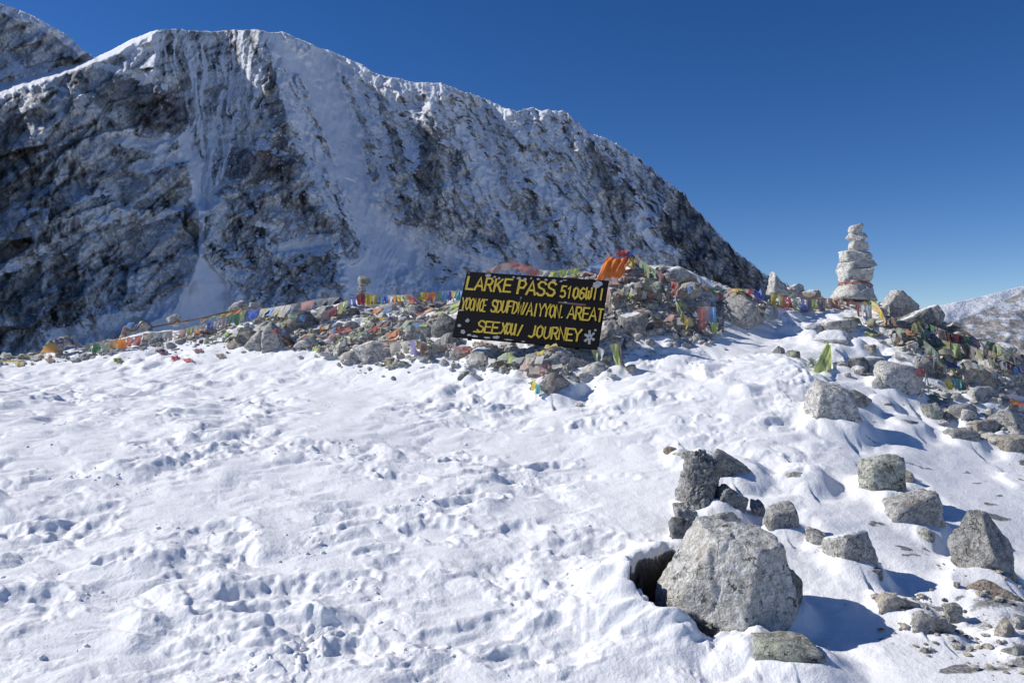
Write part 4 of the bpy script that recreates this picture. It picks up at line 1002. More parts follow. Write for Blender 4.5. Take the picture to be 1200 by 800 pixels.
# stones inside the boulder pit, in its shadow
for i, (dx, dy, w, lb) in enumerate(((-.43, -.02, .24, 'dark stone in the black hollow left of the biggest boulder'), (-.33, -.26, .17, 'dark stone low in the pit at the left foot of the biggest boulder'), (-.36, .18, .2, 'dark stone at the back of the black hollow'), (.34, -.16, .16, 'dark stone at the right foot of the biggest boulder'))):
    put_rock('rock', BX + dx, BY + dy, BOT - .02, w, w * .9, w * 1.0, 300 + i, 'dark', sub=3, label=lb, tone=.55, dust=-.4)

# --- the cairn: seven stones and a ribbon
CY = G(1003, 354) + .12; sC = CY / F
cairn = empty('cairn', ((1003 - 600) * sC, CY, (400 - 353) * sC))
tag(cairn, 'tall white stone cairn on the crest with a red ribbon round its base', 'cairn')
for i, (x0, x1, y0, y1, dk) in enumerate(((978, 1028, 329, 354, .95), (984, 1024, 313, 333, .9), (985, 1024, 305, 317, .8), (986, 1018, 294, 308, .85), (995, 1016.5, 282.5, 296, .9), (993, 1015, 272, 284.5, .85), (994.5, 1012, 263, 274, .85))):
    put_rock('stone', ((x0 + x1) / 2 - 600) * sC, CY, (400 - y1) * sC, (x1 - x0) * sC * (.90 if i == 0 else 1.0), (x1 - x0) * sC * dk, (y1 - y0) * sC, 500 + i * 3, 'chalk', sub=4, parent=cairn, block=.75 if i < 5 else .3,
             tone=(.92, 1.02, .90, 1.02, .92, 1.0, .92)[i], dust=-.3, rough=1.15, planes=([(-.95, 0, .34, .66), (.95, 0, .30, .66), (0, -.95, .3, .66), (0, .95, .3, .66), (0, 0, 1, .62), (0, 0, -1, .62), (-.6, -.7, .3, .8), (.6, -.7, .3, .78)] if i == 0 else None), tilt=((.12, -.05, -.10, .04, 0, -.08, -.22)[i], 0), k=34)

# --- many further stones of the heaps
ZONES = [ # polygon, count, size range px, kinds, description, small range
 ([(0, 416), (100, 408), (200, 394), (280, 380), (275, 402), (180, 412), (100, 420), (0, 427)], 36, (5, 13), 'on the thin far left end of the ridge'),
 ([(270, 380), (330, 368), (400, 366), (420, 380), (340, 400), (330, 412), (270, 404)], 26, (7, 20), 'right of the big round ridge stone'),
 ([(400, 360), (520, 352), (520, 380), (400, 395)], 24, (7, 20), 'under the bright flag line left of the sign'),
 ([(340, 396), (430, 388), (520, 392), (530, 422), (440, 428), (350, 415)], 26, (8, 22), 'along the snow edge left of the sign'),
 ([(525, 405), (560, 402), (700, 420), (712, 440), (650, 444), (560, 430)], 22, (8, 20), 'in the rubble just beneath the sign'),
 ([(545, 322), (600, 316), (700, 320), (700, 330), (560, 330)], 12, (7, 15), 'in the heap behind the top of the sign'),
 ([(705, 335), (760, 322), (830, 335), (830, 362), (705, 372)], 28, (7, 18), 'in the upper heap right of the sign'),
 ([(705, 372), (830, 362), (840, 392), (740, 402), (712, 430)], 20, (8, 18), 'in the lower heap right of the sign'),
 ([(820, 340), (900, 346), (1000, 352), (1000, 362), (900, 366), (820, 356)], 16, (6, 14), 'on the crest between the sign heap and the cairn'),
 ([(1025, 358), (1080, 366), (1130, 392), (1130, 420), (1060, 420), (1030, 372)], 28, (8, 20), 'in the flag-covered heap right of the cairn'),
 ([(1130, 394), (1215, 424), (1215, 448), (1130, 428)], 22, (8, 22), 'at the right end of the flag-covered heap'),
 ([(1095, 450), (1210, 455), (1210, 540), (1140, 520), (1090, 490)], 18, (7, 18), 'in the cluster by the right edge'),
 ([(985, 430), (1050, 430), (1060, 440), (990, 442)], 7, (8, 16), 'in the ledge right of the lime flag'),
 ([(1110, 700), (1200, 690), (1200, 795), (1150, 740)], 9, (6, 14), 'in the scree under the pointed boulder'),
]
SIZEW = lambda w: 'tiny' if w < 8 else 'small' if w < 12 else 'mid-sized' if w < 16 else 'large'
rz = random.Random(5)
seen = {}
for poly, cnt, (s0, s1), where in ZONES:
    pn = np.array(poly, float); x0, y0 = pn.min(0); x1, y1 = pn.max(0); made = 0; tries = 0
    while made < cnt and tries < 900:
        tries += 1
        px = rz.uniform(x0, x1); py = rz.uniform(y0, y1)
        if not in_poly(np.array([px]), np.array([py]), poly)[0]: continue
        w = s0 + (s1 - s0) * rz.random() ** 1.7
        if any(abs(px - a) < c * .65 and abs(py - b) < d * .8 for a, b, c, d in OCC if c > 8): continue
        if any(math.hypot(px - a, (py - b) * 1.6) < (w * .5 + c) * .62 for a, b, c, d in OCC if c <= 8): continue
        Y = G(px, py); s = Y / F; W_ = w * s
        kind = rz.choices(['grey', 'pale', 'dark', 'tan', 'lichen', 'brown'], (9, 9, 4, 4, 2, 1))[0]
        shape = rz.choices(['flat', 'angular', 'rounded'], (3, 4, 2))[0]
        h = W_ * (rz.uniform(.3, .42) if shape == 'flat' else rz.uniform(.55, .85))
        dust = rz.choice([-.1, .02, .1, .2, .26, .3])
        x = (px - 600) * s; z = float(t_at(GRD, x, Y)) - h * .25
        for _q in range(40):
            label = '%s %s %s stone%s %s' % (SIZEW(w), kind.replace('lichen', 'greenish').replace('tan', 'tan-coloured'), shape, ' with snow' if dust > .05 else '', where)
            if label not in seen: break
            kind = rz.choice(['grey', 'pale', 'dark', 'tan', 'lichen', 'brown']); shape = rz.choice(['flat', 'angular', 'rounded']); h = W_ * (.36 if shape == 'flat' else .7); dust = rz.choice([-.2, .14])
        seen[label] = 1
        z = float(t_at(GRD, x, Y)) - h * .25

        o = put_rock('stone', x, Y, z, W_, W_ * rz.uniform(.7, 1.1), h, rz.randrange(99999), kind, rotz=rz.uniform(0, 6.28), tilt=(rz.uniform(-.4, .4), 0), sub=2 if w < 9 else 3, tone=rz.uniform(.95, 1.3), dust=dust,
                     label=label, cat='stone', group='loose stones ' + where, block=.5 if shape != 'rounded' else 0, k=26 if shape != 'rounded' else 10)
        OCC.append((px, py - h / s / 2, w / 2, h / s / 2)); made += 1

# --- gravel: chips nobody could count, and snow crumbs
def chips(name, n, sampler, size, sub, mat, seed, sinkf=.3, dustv=0.0, src=GRD):
    rs = np.random.RandomState(seed); d, fc = ico(sub)
    V = []; Fs = []; k = 0
    for x, y in sampler(n):
        s = size * (.4 + rs.random_sample() ** 3 * 2.0)
        p = d * (1 + .38 * (rs.random_sample((len(d), 1)) - .5) * 2 * .8) * np.array([1, rs.uniform(.6, 1), rs.uniform(.4, .8)]) * s
        a = rs.uniform(0, 6.28); c, q = math.cos(a), math.sin(a)
        p = np.stack([p[:, 0] * c - p[:, 1] * q, p[:, 0] * q + p[:, 1] * c, p[:, 2]], 1)
        z = float(t_at(src, x, y))
        V.append(p + np.array([x, y, z + s * .5 * (1 - sinkf * 2)])); Fs.append(fc + k); k += len(d)
    me = mesh_np(name, np.vstack(V), np.vstack(Fs), smooth=sub > 1)
    fattr(me, 'dust', np.full(k, dustv)); fattr(me, 'tone', np.full(k, 1.0))
    fattr(me, 'bare', np.zeros(k))
    o = obj(name, me, mat); o['kind'] = 'stuff'; o['label'] = name.replace('_', ' '); return o
def in_zone(zs, seed):
    rs = random.Random(seed)
    def f(n):
        out = []
        while len(out) < n:
            poly = rs.choice(zs); xs = [p[0] for p in poly]; ys = [p[1] for p in poly]
            for _ in range(30):
                px = rs.uniform(min(xs), max(xs)); py = rs.uniform(min(ys), max(ys))
                if in_poly(np.array([px]), np.array([py]), poly)[0]:
                    # spread from a cached ground hit so that this stays cheap
                    Y = G(px, py)
                    for q in range(7):
                        out.append(((px - 600) / F * Y + rs.gauss(0, .12), Y + rs.gauss(0, .18)))
                    break
        return out[:n]
    return f
g1 = chips('rubble_chips', 3400, in_zone([z[0] for z in ZONES[:12]], 3), .024, 1, ROCKM['pale'], 9, dustv=.14)
g1['label'] = 'small broken chips of rock strewn between the stones of the ridge'
SC = [[(1110, 700), (1200, 690), (1200, 795), (1140, 750)], [(1050, 700), (1120, 735), (1110, 750), (1040, 720)], [(1100, 450), (1200, 455), (1200, 545), (1080, 500)]]
g4 = chips('rubble_stones', 1150, in_zone([z[0] for z in ZONES[:12]], 6), .040, 2, ROCKM['pale'], 19, dustv=.16)
g4['label'] = 'fist-sized pale stones packed between the larger stones of the ridge'
g2 = chips('scree_gravel', 260, in_zone(SC, 4), .014, 1, ROCKM['tan'], 10)
g2['label'] = 'loose brown gravel lying on the snow at the lower right'
def crumbs(n):
    rs = random.Random(8); out = []
    while len(out) < n:
        px = rs.uniform(-20, 940); py = 432 + 380 * rs.random()
        if px > 720 and py > 560: continue
        Y = G(px, py); x = (px - 600) / F * Y
        for q in range(rs.choice([2, 4, 9, 14])): out.append((x + rs.gauss(0, .09), Y + rs.gauss(0, .07)))
    return out[:n]
g3 = chips('snow_crumbs', 420, crumbs, .0075, 2, bpy.data.materials['snow_and_rubble'], 12, sinkf=.35)
g3['label'] = 'small crumbs of broken snow crust over the trampled slope'

# ------------------------------------------------------------------ cloth
def mat_cloth(name, col, col2=None):
    t = NT(name)
    co = t.n('ShaderNodeTexCoord').outputs['Object']
    n1 = t.noise(co, 14, 5, .6); n2 = t.noise(co, 160, 2, .5)
    inf = t.n('ShaderNodeObjectInfo').outputs['Random']
    c = t.mix(t.rng(n1, .3, .7, 0, .45), col, col2 or tuple(min(1, v * .5 + .33) for v in col))
    c = t.mix(t.math('MULTIPLY', inf, .5), c, (.55, .53, .48))
    c = t.mix(t.rng(n2, .5, .7, 0, .18), c, (.12, .10, .09))
    t.setb(Base_Color=c, Roughness=.85, Specular_IOR_Level=.15, Normal=t.bump(n2, .25, .004))
    tr = t.n('ShaderNodeBsdfTranslucent'); t.l(c, tr.inputs[0])
    mx = t.n('ShaderNodeMixShader'); mx.inputs[0].default_value = .33
    t.l(t.b.outputs[0], mx.inputs[1]); t.l(tr.outputs[0], mx.inputs[2]); t.l(mx.outputs[0], t.out.inputs[0])
    return t.m
CLOTH = {k: mat_cloth('cloth_' + k, v) for k, v in dict(
    blue=(.03, .13, .62), navy=(.025, .04, .22), white=(.78, .77, .74), red=(.60, .035, .03), green=(.05, .27, .08), yellow=(.78, .60, .03), lime=(.60, .72, .16), orange=(.92, .27, .02), pink=(.70, .40, .37), cream=(.70, .64, .50),
    teal=(.07, .38, .42), sky=(.22, .45, .80), maroon=(.20, .03, .05), brown=(.26, .15, .09), purple=(.12, .10, .42), pale=(.62, .64, .58), grey=(.33, .33, .36), mint=(.45, .60, .42), black=(.03, .03, .035), dkgreen=(.035, .10, .045), olive=(.25, .27, .06), amber=(.80, .38, .03)).items()}
def mat_cord(name, col):
    t = NT(name); co = t.n('ShaderNodeTexCoord').outputs['Object']
    return t.setb(Base_Color=t.mix(t.noise(co, 60, 3, .6), col, tuple(v * .45 for v in col)), Roughness=.9)
CORD = {'pale': mat_cord('pale_cord', (.50, .46, .38)), 'orange': mat_cord('orange_cord', (.60, .20, .05)), 'brown': mat_cord('brown_cord', (.22, .15, .10)), 'red': mat_cord('red_ribbon', (.62, .07, .06)), 'dark': mat_cord('dark_cord', (.05, .05, .05))}

def tube(pts, r, sides=6):
    pts = np.array(pts, float); n = len(pts)
    T = np.gradient(pts, axis=0); T /= np.linalg.norm(T, axis=1)[:, None] + 1e-9
    up = np.array([0, 0, 1.0]); A = np.cross(T, up); A /= np.linalg.norm(A, axis=1)[:, None] + 1e-9; B = np.cross(A, T)
    a = np.linspace(0, 2 * math.pi, sides, endpoint=False)
    V = pts[:, None] + r * (np.cos(a)[None, :, None] * A[:, None] + np.sin(a)[None, :, None] * B[:, None])
    return V.reshape(-1, 3), grid_faces(n, sides, True)

def resample(pts, n):
    pts = np.array([tuple(p) for p in pts], float); L = np.concatenate([[0], np.cumsum(np.linalg.norm(np.diff(pts, axis=0), axis=1))])
    s = np.linspace(0, L[-1], n); out = np.stack([np.interp(s, L, pts[:, k]) for k in range(3)], 1)
    for _ in range(2):
        if n > 8: out[1:-1] = .25 * out[:-2] + .5 * out[1:-1] + .25 * out[2:]
    return out, L[-1]

def two_sided(V, F_, th=.0016):
    """give a sheet of cloth a little thickness"""
    return V, F_

def flag_sheet(rs, a, b, down, h, lying, nu=6, nv=6, crumple=.012, taper=0.0, wind=None):
    """a sheet hung between cord points a and b; 'down' is the hanging direction"""
    u = np.linspace(0, 1, nu)[None, :, None]; v = np.linspace(0, 1, nv)[:, None, None]
    a = np.array(a); b = np.array(b); w = b - a; wl = np.linalg.norm(w) + 1e-6
    P_ = a + w * (u + taper * v * (.5 - u)) + np.array(down) * h * v
    nrm = np.cross(w / wl, down); nrm /= np.linalg.norm(nrm) + 1e-9
    ph = rs.uniform(0, 6.28, 4)
    wave = np.sin(u * rs.uniform(3, 8) + v * rs.uniform(1, 4) + ph[0]) * .5 + np.sin(u * 9 + v * 5 + ph[1]) * .22 + np.sin(v * 6 - u * 3 + ph[2]) * .25
    P_ = P_ + nrm * wave * crumple * (.25 + v) * (1.6 if not lying else 1.0)
    if wind is not None: P_ = P_ + np.array(wind) * v ** 1.4 * h
    P_ = P_ + rs.normal(size=P_.shape) * crumple * .10 * (v > 0)
    P_ = P_.reshape(-1, 3)
    t = t_at(TOPS, P_[:, 0], P_[:, 1]) + .008
    if lying:
        P_[:, 2] = t + np.abs(wave.reshape(-1)) * crumple + rs.random_sample(len(P_)) * .004 + np.clip(P_[:, 2] - t, 0, .02)
        P_[:, 2] = np.maximum(P_[:, 2], np.sort(P_[:, 2])[-4] - .055 - .05 * rs.random_sample())
    else: P_[:, 2] = np.maximum(P_[:, 2], t + np.abs(wave.reshape(-1)) * .006)
    return P_, grid_faces(nv, nu)

TOPS = TOP.copy()
for _ in range(2):
    q = TOPS.copy(); q[1:-1, 1:-1] = (TOPS[1:-1, 1:-1] * 2 + TOPS[:-2, 1:-1] + TOPS[2:, 1:-1] + TOPS[1:-1, :-2] + TOPS[1:-1, 2:]) / 6; TOPS = np.maximum(q, TOP * .5 + q * .5)

def top_hit(px, py):
    """walk the ray of a pixel to whatever lies on top"""
    Y = np.linspace(4.0, 17.5, 900); x = (px - 600) / F * Y; z = (400 - py) / F * Y
    d = z - t_at(TOPS, x, Y); k = np.where(d < 0)[0]
    return float(Y[k[0]]) if len(k) and k[0] > 0 else None
def GT(px, py):
    q = py
    while q < 800:
        Y = top_hit(px, q)
        if Y: return Y
        q += 1.5
    return 9.0

def flag_string(label, pts, cols, fh, lying=False, width=None, cord='pale', group='prayer flag strings', seed=0, gap=.015, off=10, gather=.7, cordr=.0035, crumple=.03, lean=0.0, slack=0.0):
    """pts: photo pixels along the cord; fh: flag height in pixels"""
    rs = np.random.RandomState(seed + 1000)
    W3 = []
    for p in pts:
        px, py = p[:2]; Y = (GT(px, p[2]) if len(p) > 2 else (GT(px, py) if lying else GT(px, py + off))) - (.05 if not lying else 0)
        v = P(px, py, Y); W3.append(v)
    n = max(12, len(cols) * 4 + 1)
    C_, L = resample(W3, n)
    tt = np.linspace(0, 1, n)
    C_[:, 2] -= slack * 4 * tt * (1 - tt)
    tz = t_at(TOPS, C_[:, 0], C_[:, 1])
    if lying: C_[:, 2] = tz + .012
    else: C_[:, 2] = np.maximum(C_[:, 2], tz + .012)
    root = empty('prayer_flag_string', C_[0].tolist())
    tag(root, label, 'prayer flags', group)
    o0 = C_[0]
    V, fc = tube(C_ - o0, cordr, 5)
    obj('cord', mesh_np('cord', V, fc), CORD[cord], root)
    s = np.linspace(0, 1, n); at = lambda q: np.array([np.interp(q, s, C_[:, k]) for k in range(3)])
    m = len(cols); yy = C_[:, 1].mean()
    for i, c in enumerate(cols):
        if c is None: continue
        q0 = (i + gap * rs.random_sample()) / m; q1 = (i + 1 - gap * rs.random_sample()) / m
        a = at(q0); b = at(q1)
        h = fh * yy / F * rs.uniform(.78, 1.18)
        if not lying and rs.rand() < .04 and m > 6: continue
        if lying:
            an = rs.uniform(-.7, .7) + (math.pi if rs.rand() < .22 else 0)
            w = b - a; w[2] = 0; w /= np.linalg.norm(w) + 1e-9
            dn = np.array([w[1], -w[0], 0]); 
            if dn[1] > 0: dn = -dn
            dn = dn * math.cos(an) + w * math.sin(an)
            Vf, ff = flag_sheet(rs, a, b, dn, h * rs.uniform(.7, 1.3), True, crumple=crumple, taper=rs.uniform(0, .5))
        else:
            Vf, ff = flag_sheet(rs, a, b, np.array([rs.uniform(-.1, .1) + lean, -.12, -1.0]), h, False, crumple=crumple * .8, taper=gather * rs.uniform(0, 1), wind=(lean + rs.uniform(-.1, .2), rs.uniform(-.2, .05), 0))
        obj('flag', mesh_np('flag', Vf - o0, ff), CLOTH[c], root)
    return root

def drape(name, label, cat, quad, col, nu=16, nv=14, fold=.02, seed=0, nf=4.0, group=None, lift=0.0, extra=None):
    """one larger cloth spanned by four pixel corners (px, py, metres nearer), gathered into folds"""
    rs = np.random.RandomState(seed)
    Q = []
    for px, py, dy in quad:
        Y = GT(px, py) - dy; Q.append(np.array(P(px, py, Y)))
    u = np.linspace(0, 1, nu)[None, :, None]; v = np.linspace(0, 1, nv)[:, None, None]
    S_ = (Q[0] * (1 - u) + Q[1] * u) * (1 - v) + (Q[3] * (1 - u) + Q[2] * u) * v
    ph = rs.uniform(0, 6.28, 5)
    f = np.sin(u * nf * 6.28 + v * 2.5 + ph[0]) + .5 * np.sin(u * nf * 13 + v * 5 + ph[1]) + .4 * np.sin(v * 9 + u * 7 + ph[2]) + .25 * np.sin(v * 21 - u * 15 + ph[3])
    n_ = np.cross(Q[1] - Q[0], Q[3] - Q[0]); n_ /= np.linalg.norm(n_) + 1e-9
    if n_[1] > 0: n_ = -n_
    edge = (u * 0 + np.sin(v * 7 + ph[4]) * .03 + np.sin(v * 17) * .015)
    S_ = S_ + n_ * (fold * f + lift * 4 * v * (1 - v)) + (Q[1] - Q[0]) * edge * (2 * u - 1)
    S_ = S_.reshape(-1, 3) + rs.normal(size=(nu * nv, 3)) * fold * .06
    t = t_at(TOPS, S_[:, 0], S_[:, 1]) + .01
    S_[:, 2] = np.maximum(S_[:, 2], t + .3 * fold * (f.reshape(-1) + 2))
    o0 = S_.mean(0)
    o = obj(name, mesh_np(name, S_ - o0, grid_faces(nv, nu)), CLOTH[col], loc=o0.tolist())
    if label: tag(o, label, cat, group)
    return o

FS = flag_string
# left ridge
FS('lower line of hanging coloured flags on the far left ridge', [(100, 404), (135, 399), (165, 393), (200, 388)], ['dkgreen', 'green', 'mint', 'amber', 'orange', 'red', 'red', 'cream', 'white', 'pale'], 11, seed=1, gap=.02)
FS('hanging flags on the left ridge that end in a green and a lime flag', [(168, 391), (200, 388), (220, 384), (245, 378), (270, 370), (288, 364)], ['orange', 'teal', 'teal', 'blue', 'pink', 'pink', 'pink', 'lime', 'pale', 'cream', 'blue', 'white', 'pink', 'green', 'green', 'lime'], 13, seed=2, gap=.03)
FS('twisted bare rope with two yellow flags along the left ridge crest', [(152, 388), (190, 381), (225, 375), (250, 369), (275, 364), (294, 360)], [None, None, None, None, 'white', None, 'brown', 'mint', 'yellow', 'orange', None], 7, seed=3, cord='brown', cordr=.012, lean=-.3)
FS('dark green and navy flags lying at the tail of the far left line', [(40, 417), (65, 413), (85, 409), (104, 404)], ['olive', 'dkgreen', 'green', 'navy', 'purple', 'black', 'dkgreen'], 8, True, seed=4)
FS('scattered faded flags leftmost on the far left ridge', [(-8, 416), (12, 420), (40, 419), (70, 417)], ['red', 'cream', 'brown', 'pale', 'olive', 'amber'], 8, True, seed=5)
FS('yellowish flags lying lowest at the left edge', [(-5, 424), (10, 425), (30, 422)], ['olive', 'yellow', 'brown'], 7, True, seed=6)
FS('line of dull flags between the leaning slab and the twin crest stones', [(88, 404), (110, 398), (130, 392), (150, 390)], ['cream', 'olive', 'pale', 'cream', 'brown', 'maroon'], 7, True, seed=7)
for k, (px, py, c, lb) in enumerate(((204, 421, 'red', 'bright red rag on snow, left of two red rags'), (220, 424, 'red', 'bright red rag on snow, right of two red rags'), (190, 414, 'maroon', 'dull maroon cloth lying just above the two red rags'), (232, 413, 'maroon', 'dull red cloth on snow right of the two red rags'),
                                  (258, 419, 'brown', 'small brown rag on snow below the left heap'), (138, 424, 'olive', 'olive rag on snow below the far left flags'), (58, 424, 'brown', 'brown rag on snow at the far left'), (22, 428, 'yellow', 'yellow rag on snow near the left edge'))):
    drape('cloth_rag', lb, 'rag', [(px - 6, py - 2, 0), (px + 4, py - 3, 0), (px + 6, py + 1, 0), (px - 3, py + 2, 0)], c, 14, 10, .014, seed=20 + k, nf=1.8)
FS('green and lime flags bunched low in the left heap', [(238, 401), (250, 398), (266, 396), (280, 392)], ['olive', 'green', 'lime', 'mint', 'pale'], 11, True, seed=8)
FS('pale blue and cream flags stretched over the crest of the left heap', [(292, 364, 372), (315, 361, 372), (345, 356, 370), (372, 350, 366), (398, 347, 360)], ['blue', 'cream', 'sky', 'cream', 'cream', 'pale', 'grey', 'pink', 'grey', 'grey'], 12, seed=9, lean=-.2)
FS('yellow and navy flags round the stones at the left of the heap', [(296, 366), (312, 366), (330, 368), (340, 372)], ['navy', 'yellow', 'black', 'olive', 'green'], 9, True, seed=10)
FS('lime, blue and red flags falling left from the little stone stack', [(427, 343, 352), (415, 348, 356), (402, 354, 362), (388, 362, 370), (376, 368, 376)], ['red', 'blue', 'blue', 'lime', 'lime', 'red', 'pink'], 15, seed=11, gather=.5)
FS('bright blue, yellow and orange flags hanging from the little stone stack', [(420, 343, 354), (432, 345, 356), (450, 346, 356), (470, 347, 356)], ['red', 'yellow', 'yellow', 'sky', 'blue', 'white', 'orange', 'orange'], 12, seed=12)
FS('low line of green, yellow and orange flags on the crest left of the sign', [(455, 346, 354), (480, 346, 354), (500, 346, 354)], ['green', 'lime', 'yellow', 'lime', 'amber', 'red', 'olive'], 8, seed=13, lean=.2)
FS('bunched orange, blue and yellow flags at the upper left of the sign', [(492, 342, 352), (508, 343, 354), (524, 341, 352), (548, 341, 352)], ['yellow', 'orange', 'orange', 'green', 'sky', 'purple', 'yellow', 'teal', 'sky', 'red'], 12, seed=14)
FS('large faded pink and green flags draped over the grey rock left of the sign', [(452, 392), (470, 386), (490, 378), (508, 368), (528, 362)], ['orange', 'mint', 'mint', 'pink', 'pink', 'pink', 'lime', 'brown'], 22, True, seed=15, gap=.01, crumple=.01)
FS('white and deep purple flags hanging over stones at the snow edge', [(456, 402, 414), (474, 400, 414), (490, 398, 414), (500, 404, 414)], ['cream', 'cream', 'purple', 'brown'], 17, seed=16, gap=0)
FS('navy and dark small flags in a row across the middle of the left heap', [(440, 384), (460, 376), (485, 370), (505, 366)], ['maroon', 'navy', 'navy', 'navy', 'brown', 'white', 'red', 'orange'], 9, True, seed=17)
FS('red and pink cloth strip lying in the middle of the left heap', [(375, 394), (395, 388), (412, 386)], ['cream', 'pink', 'red', 'red'], 12, True, seed=18)
FS('lime flags lying in the left heap above the mossy stone', [(392, 402), (412, 398), (432, 392)], ['olive', 'lime', 'olive', 'green'], 10, True, seed=19)
FS('lime flags lying beside the dark stone under the blue flags', [(425, 378), (440, 374), (460, 372)], ['lime', 'olive', 'yellow', 'cream'], 8, True, seed=21)
# behind the sign
drape('red_cloth', 'left one of two dark red cloths over the top of the sign', 'cloth', [(568, 318, .05), (598, 306, .05), (603, 312, 0), (575, 322, 0)], 'maroon', 14, 10, .02, 31, 1.5, lift=.05)
drape('red_cloth', 'long bright red cloth sagging over the top middle of the sign', 'cloth', [(596, 304, .05), (634, 316, .05), (628, 326, 0), (602, 314, 0)], 'red', 18, 10, .02, 32, 1.5, lift=.05)
FS('yellow-green and red flags on a line above the right half of the sign', [(632, 316, 324), (650, 318, 326), (672, 315, 324), (690, 312, 322), (704, 308, 320)], ['pale', 'lime', 'lime', 'lime', 'red', 'red', 'blue'], 8, seed=33, gap=.0)
FS('tangle of pale and brown cords and rags behind the top of the sign', [(578, 320), (605, 320), (640, 324), (675, 322), (702, 320)], ['white', 'grey', 'brown', 'cream', 'maroon', 'white', 'cream', 'brown', 'pink', 'white'], 8, True, seed=34)
drape('silk_scarf', 'bright orange silk scarf bunched on the pile at the upper right of the sign', 'scarf', [(713, 301, .12), (738, 304, .10), (731, 324, .12), (696, 333, .14)], 'orange', 40, 34, .017, 35, 3.6, lift=.09)
drape('silk_scarf', 'blue and white silk scarf stretched left from the knot above the orange scarf', 'scarf', [(722, 298, .06), (734, 303, .04), (704, 325, .04), (686, 316, .05)], 'sky', 14, 16, .02, 36, 1.5, lift=.04)
drape('silk_scarf', 'white scarf strip between the blue scarf and the orange scarf', 'scarf', [(724, 302, .12), (730, 306, .12), (702, 326, .10), (696, 322, .08)], 'white', 8, 14, .012, 37, 1.0, lift=.04)
drape('cloth_knot', 'red and pink knot of cloth at the very top of the pile', 'cloth', [(722, 294, .06), (736, 293, .06), (738, 301, .06), (722, 301, .06)], 'red', 10, 9, .03, 38, 2)
drape('cloth_knot', 'blue knot of cloth beside the red knot on top of the pile', 'cloth', [(734, 294, .07), (743, 298, .07), (740, 306, .07), (731, 303, .08)], 'blue', 10, 9, .025, 39, 2)
drape('cloth_knot', 'yellow gathered cloth right of the blue knot on the pile top', 'cloth', [(734, 303, .09), (744, 300, .06), (749, 310, .06), (738, 313, .09)], 'yellow', 10, 9, .022, 40, 2)
FS('dark green and striped flags falling right from the top of the pile', [(742, 298, 312), (752, 306, 318), (764, 314, 326), (778, 322, 334)], ['black', 'dkgreen', 'green', 'olive', 'green', 'maroon'], 13, seed=41, gather=.1, gap=0)
FS('brown and pink cloths heaped right under the orange scarf', [(708, 334), (722, 328), (740, 328), (756, 330)], ['brown', 'pink', 'pink', 'brown', 'maroon', 'cream'], 14, True, seed=42)
FS('pink and grey cloths hanging down the pile along the right edge of the sign', [(712, 334, 345), (716, 344, 356), (714, 356, 366)], ['pink', 'brown', 'cream', 'maroon'], 22, seed=43)
FS('cream and olive flags lying across the pile above the twin stones', [(735, 340), (755, 336), (775, 338), (795, 344)], ['white', 'cream', 'olive', 'cream', 'dkgreen', 'white', 'pink'], 9, True, seed=44)
FS('lime and light blue band looping under the smooth rounded stone', [(791, 345, 352), (794, 353, 360), (804, 358, 364), (814, 362, 368)], ['sky', 'lime', 'lime', 'olive'], 7, seed=45, gap=0)
FS('yellow and dark flags falling left of the hanging red flag', [(792, 352, 368), (797, 362, 376), (806, 374, 386)], ['lime', 'black', 'olive', 'yellow'], 14, seed=46)
FS('hanging pinkish-red and light blue flags in front of the dark gap', [(817, 360, 384), (827, 359, 384), (839, 360, 384)], ['red', 'pink', 'sky'], 24, seed=47, gap=.02, gather=-.2)
FS('small yellow and lime flags at the foot of the hanging red flag', [(806, 372, 388), (816, 374, 388), (842, 378, 390)], ['yellow', None, None, 'lime'], 11, seed=48)
FS('loose pale cords and rags trailing across snow below the hanging flags', [(745, 378), (780, 381), (810, 388), (845, 392)], [None, 'cream', 'olive', None, 'pink', 'white', None, 'brown', 'cream', 'white'], 7, True, seed=49, cordr=.006)
FS('second pale cord dragging under the dark stones right of the sign', [(740, 374), (770, 384), (800, 394), (835, 393)], [None, None, 'brown', None, 'maroon', None, None, 'white'], 6, True, seed=50, cordr=.006)
FS('red, pink and dark cloths hung round the base of the pile-top lump', [(786, 330, 342), (796, 332, 342), (786, 344, 352)], ['red', 'red', 'orange', 'pink', 'maroon'], 9, seed=51)
FS('orange, green, yellow and red flags along the snowy crest left of the pointed stone', [(816, 334, 341), (834, 338, 344), (850, 339, 345), (866, 338, 345), (884, 339, 346)], ['brown', 'orange', 'green', 'green', 'red', 'yellow', 'yellow', 'green', 'white', 'red', 'red'], 6, seed=52, gap=.02)
drape('blue_cloth', 'deep blue cloth drooping over the right shoulder of the wide boulder', 'cloth', [(881, 340, .05), (893, 341, .05), (898, 352, .04), (886, 354, .05)], 'blue', 12, 12, .02, 53, 1.5, lift=.04)
drape('white_cloth', 'white cloth hanging like a cone below the pointed crest stone', 'cloth', [(901, 349, .05), (907, 349, .05), (914, 374, .06), (897, 376, .06)], 'white', 12, 14, .018, 54, 2.0)
FS('hanging yellow, red, blue and lime flags on an orange cord left of the cairn', [(903, 343, 360), (920, 348, 362), (940, 350, 364), (958, 350, 364), (975, 350, 362)], ['yellow', 'lime', 'red', 'red', 'mint', 'pale', 'blue', 'navy', 'lime', 'navy', 'brown', 'maroon'], 14, seed=55, cord='orange', gap=.02)
FS('orange and red flags wound across the foot of the cairn', [(970, 350, 356), (990, 353, 358), (1008, 354, 358), (1028, 352, 358)], ['amber', 'red', 'white', 'red', 'red', 'blue', 'yellow', 'green', 'lime'], 6, seed=56, cord='orange')
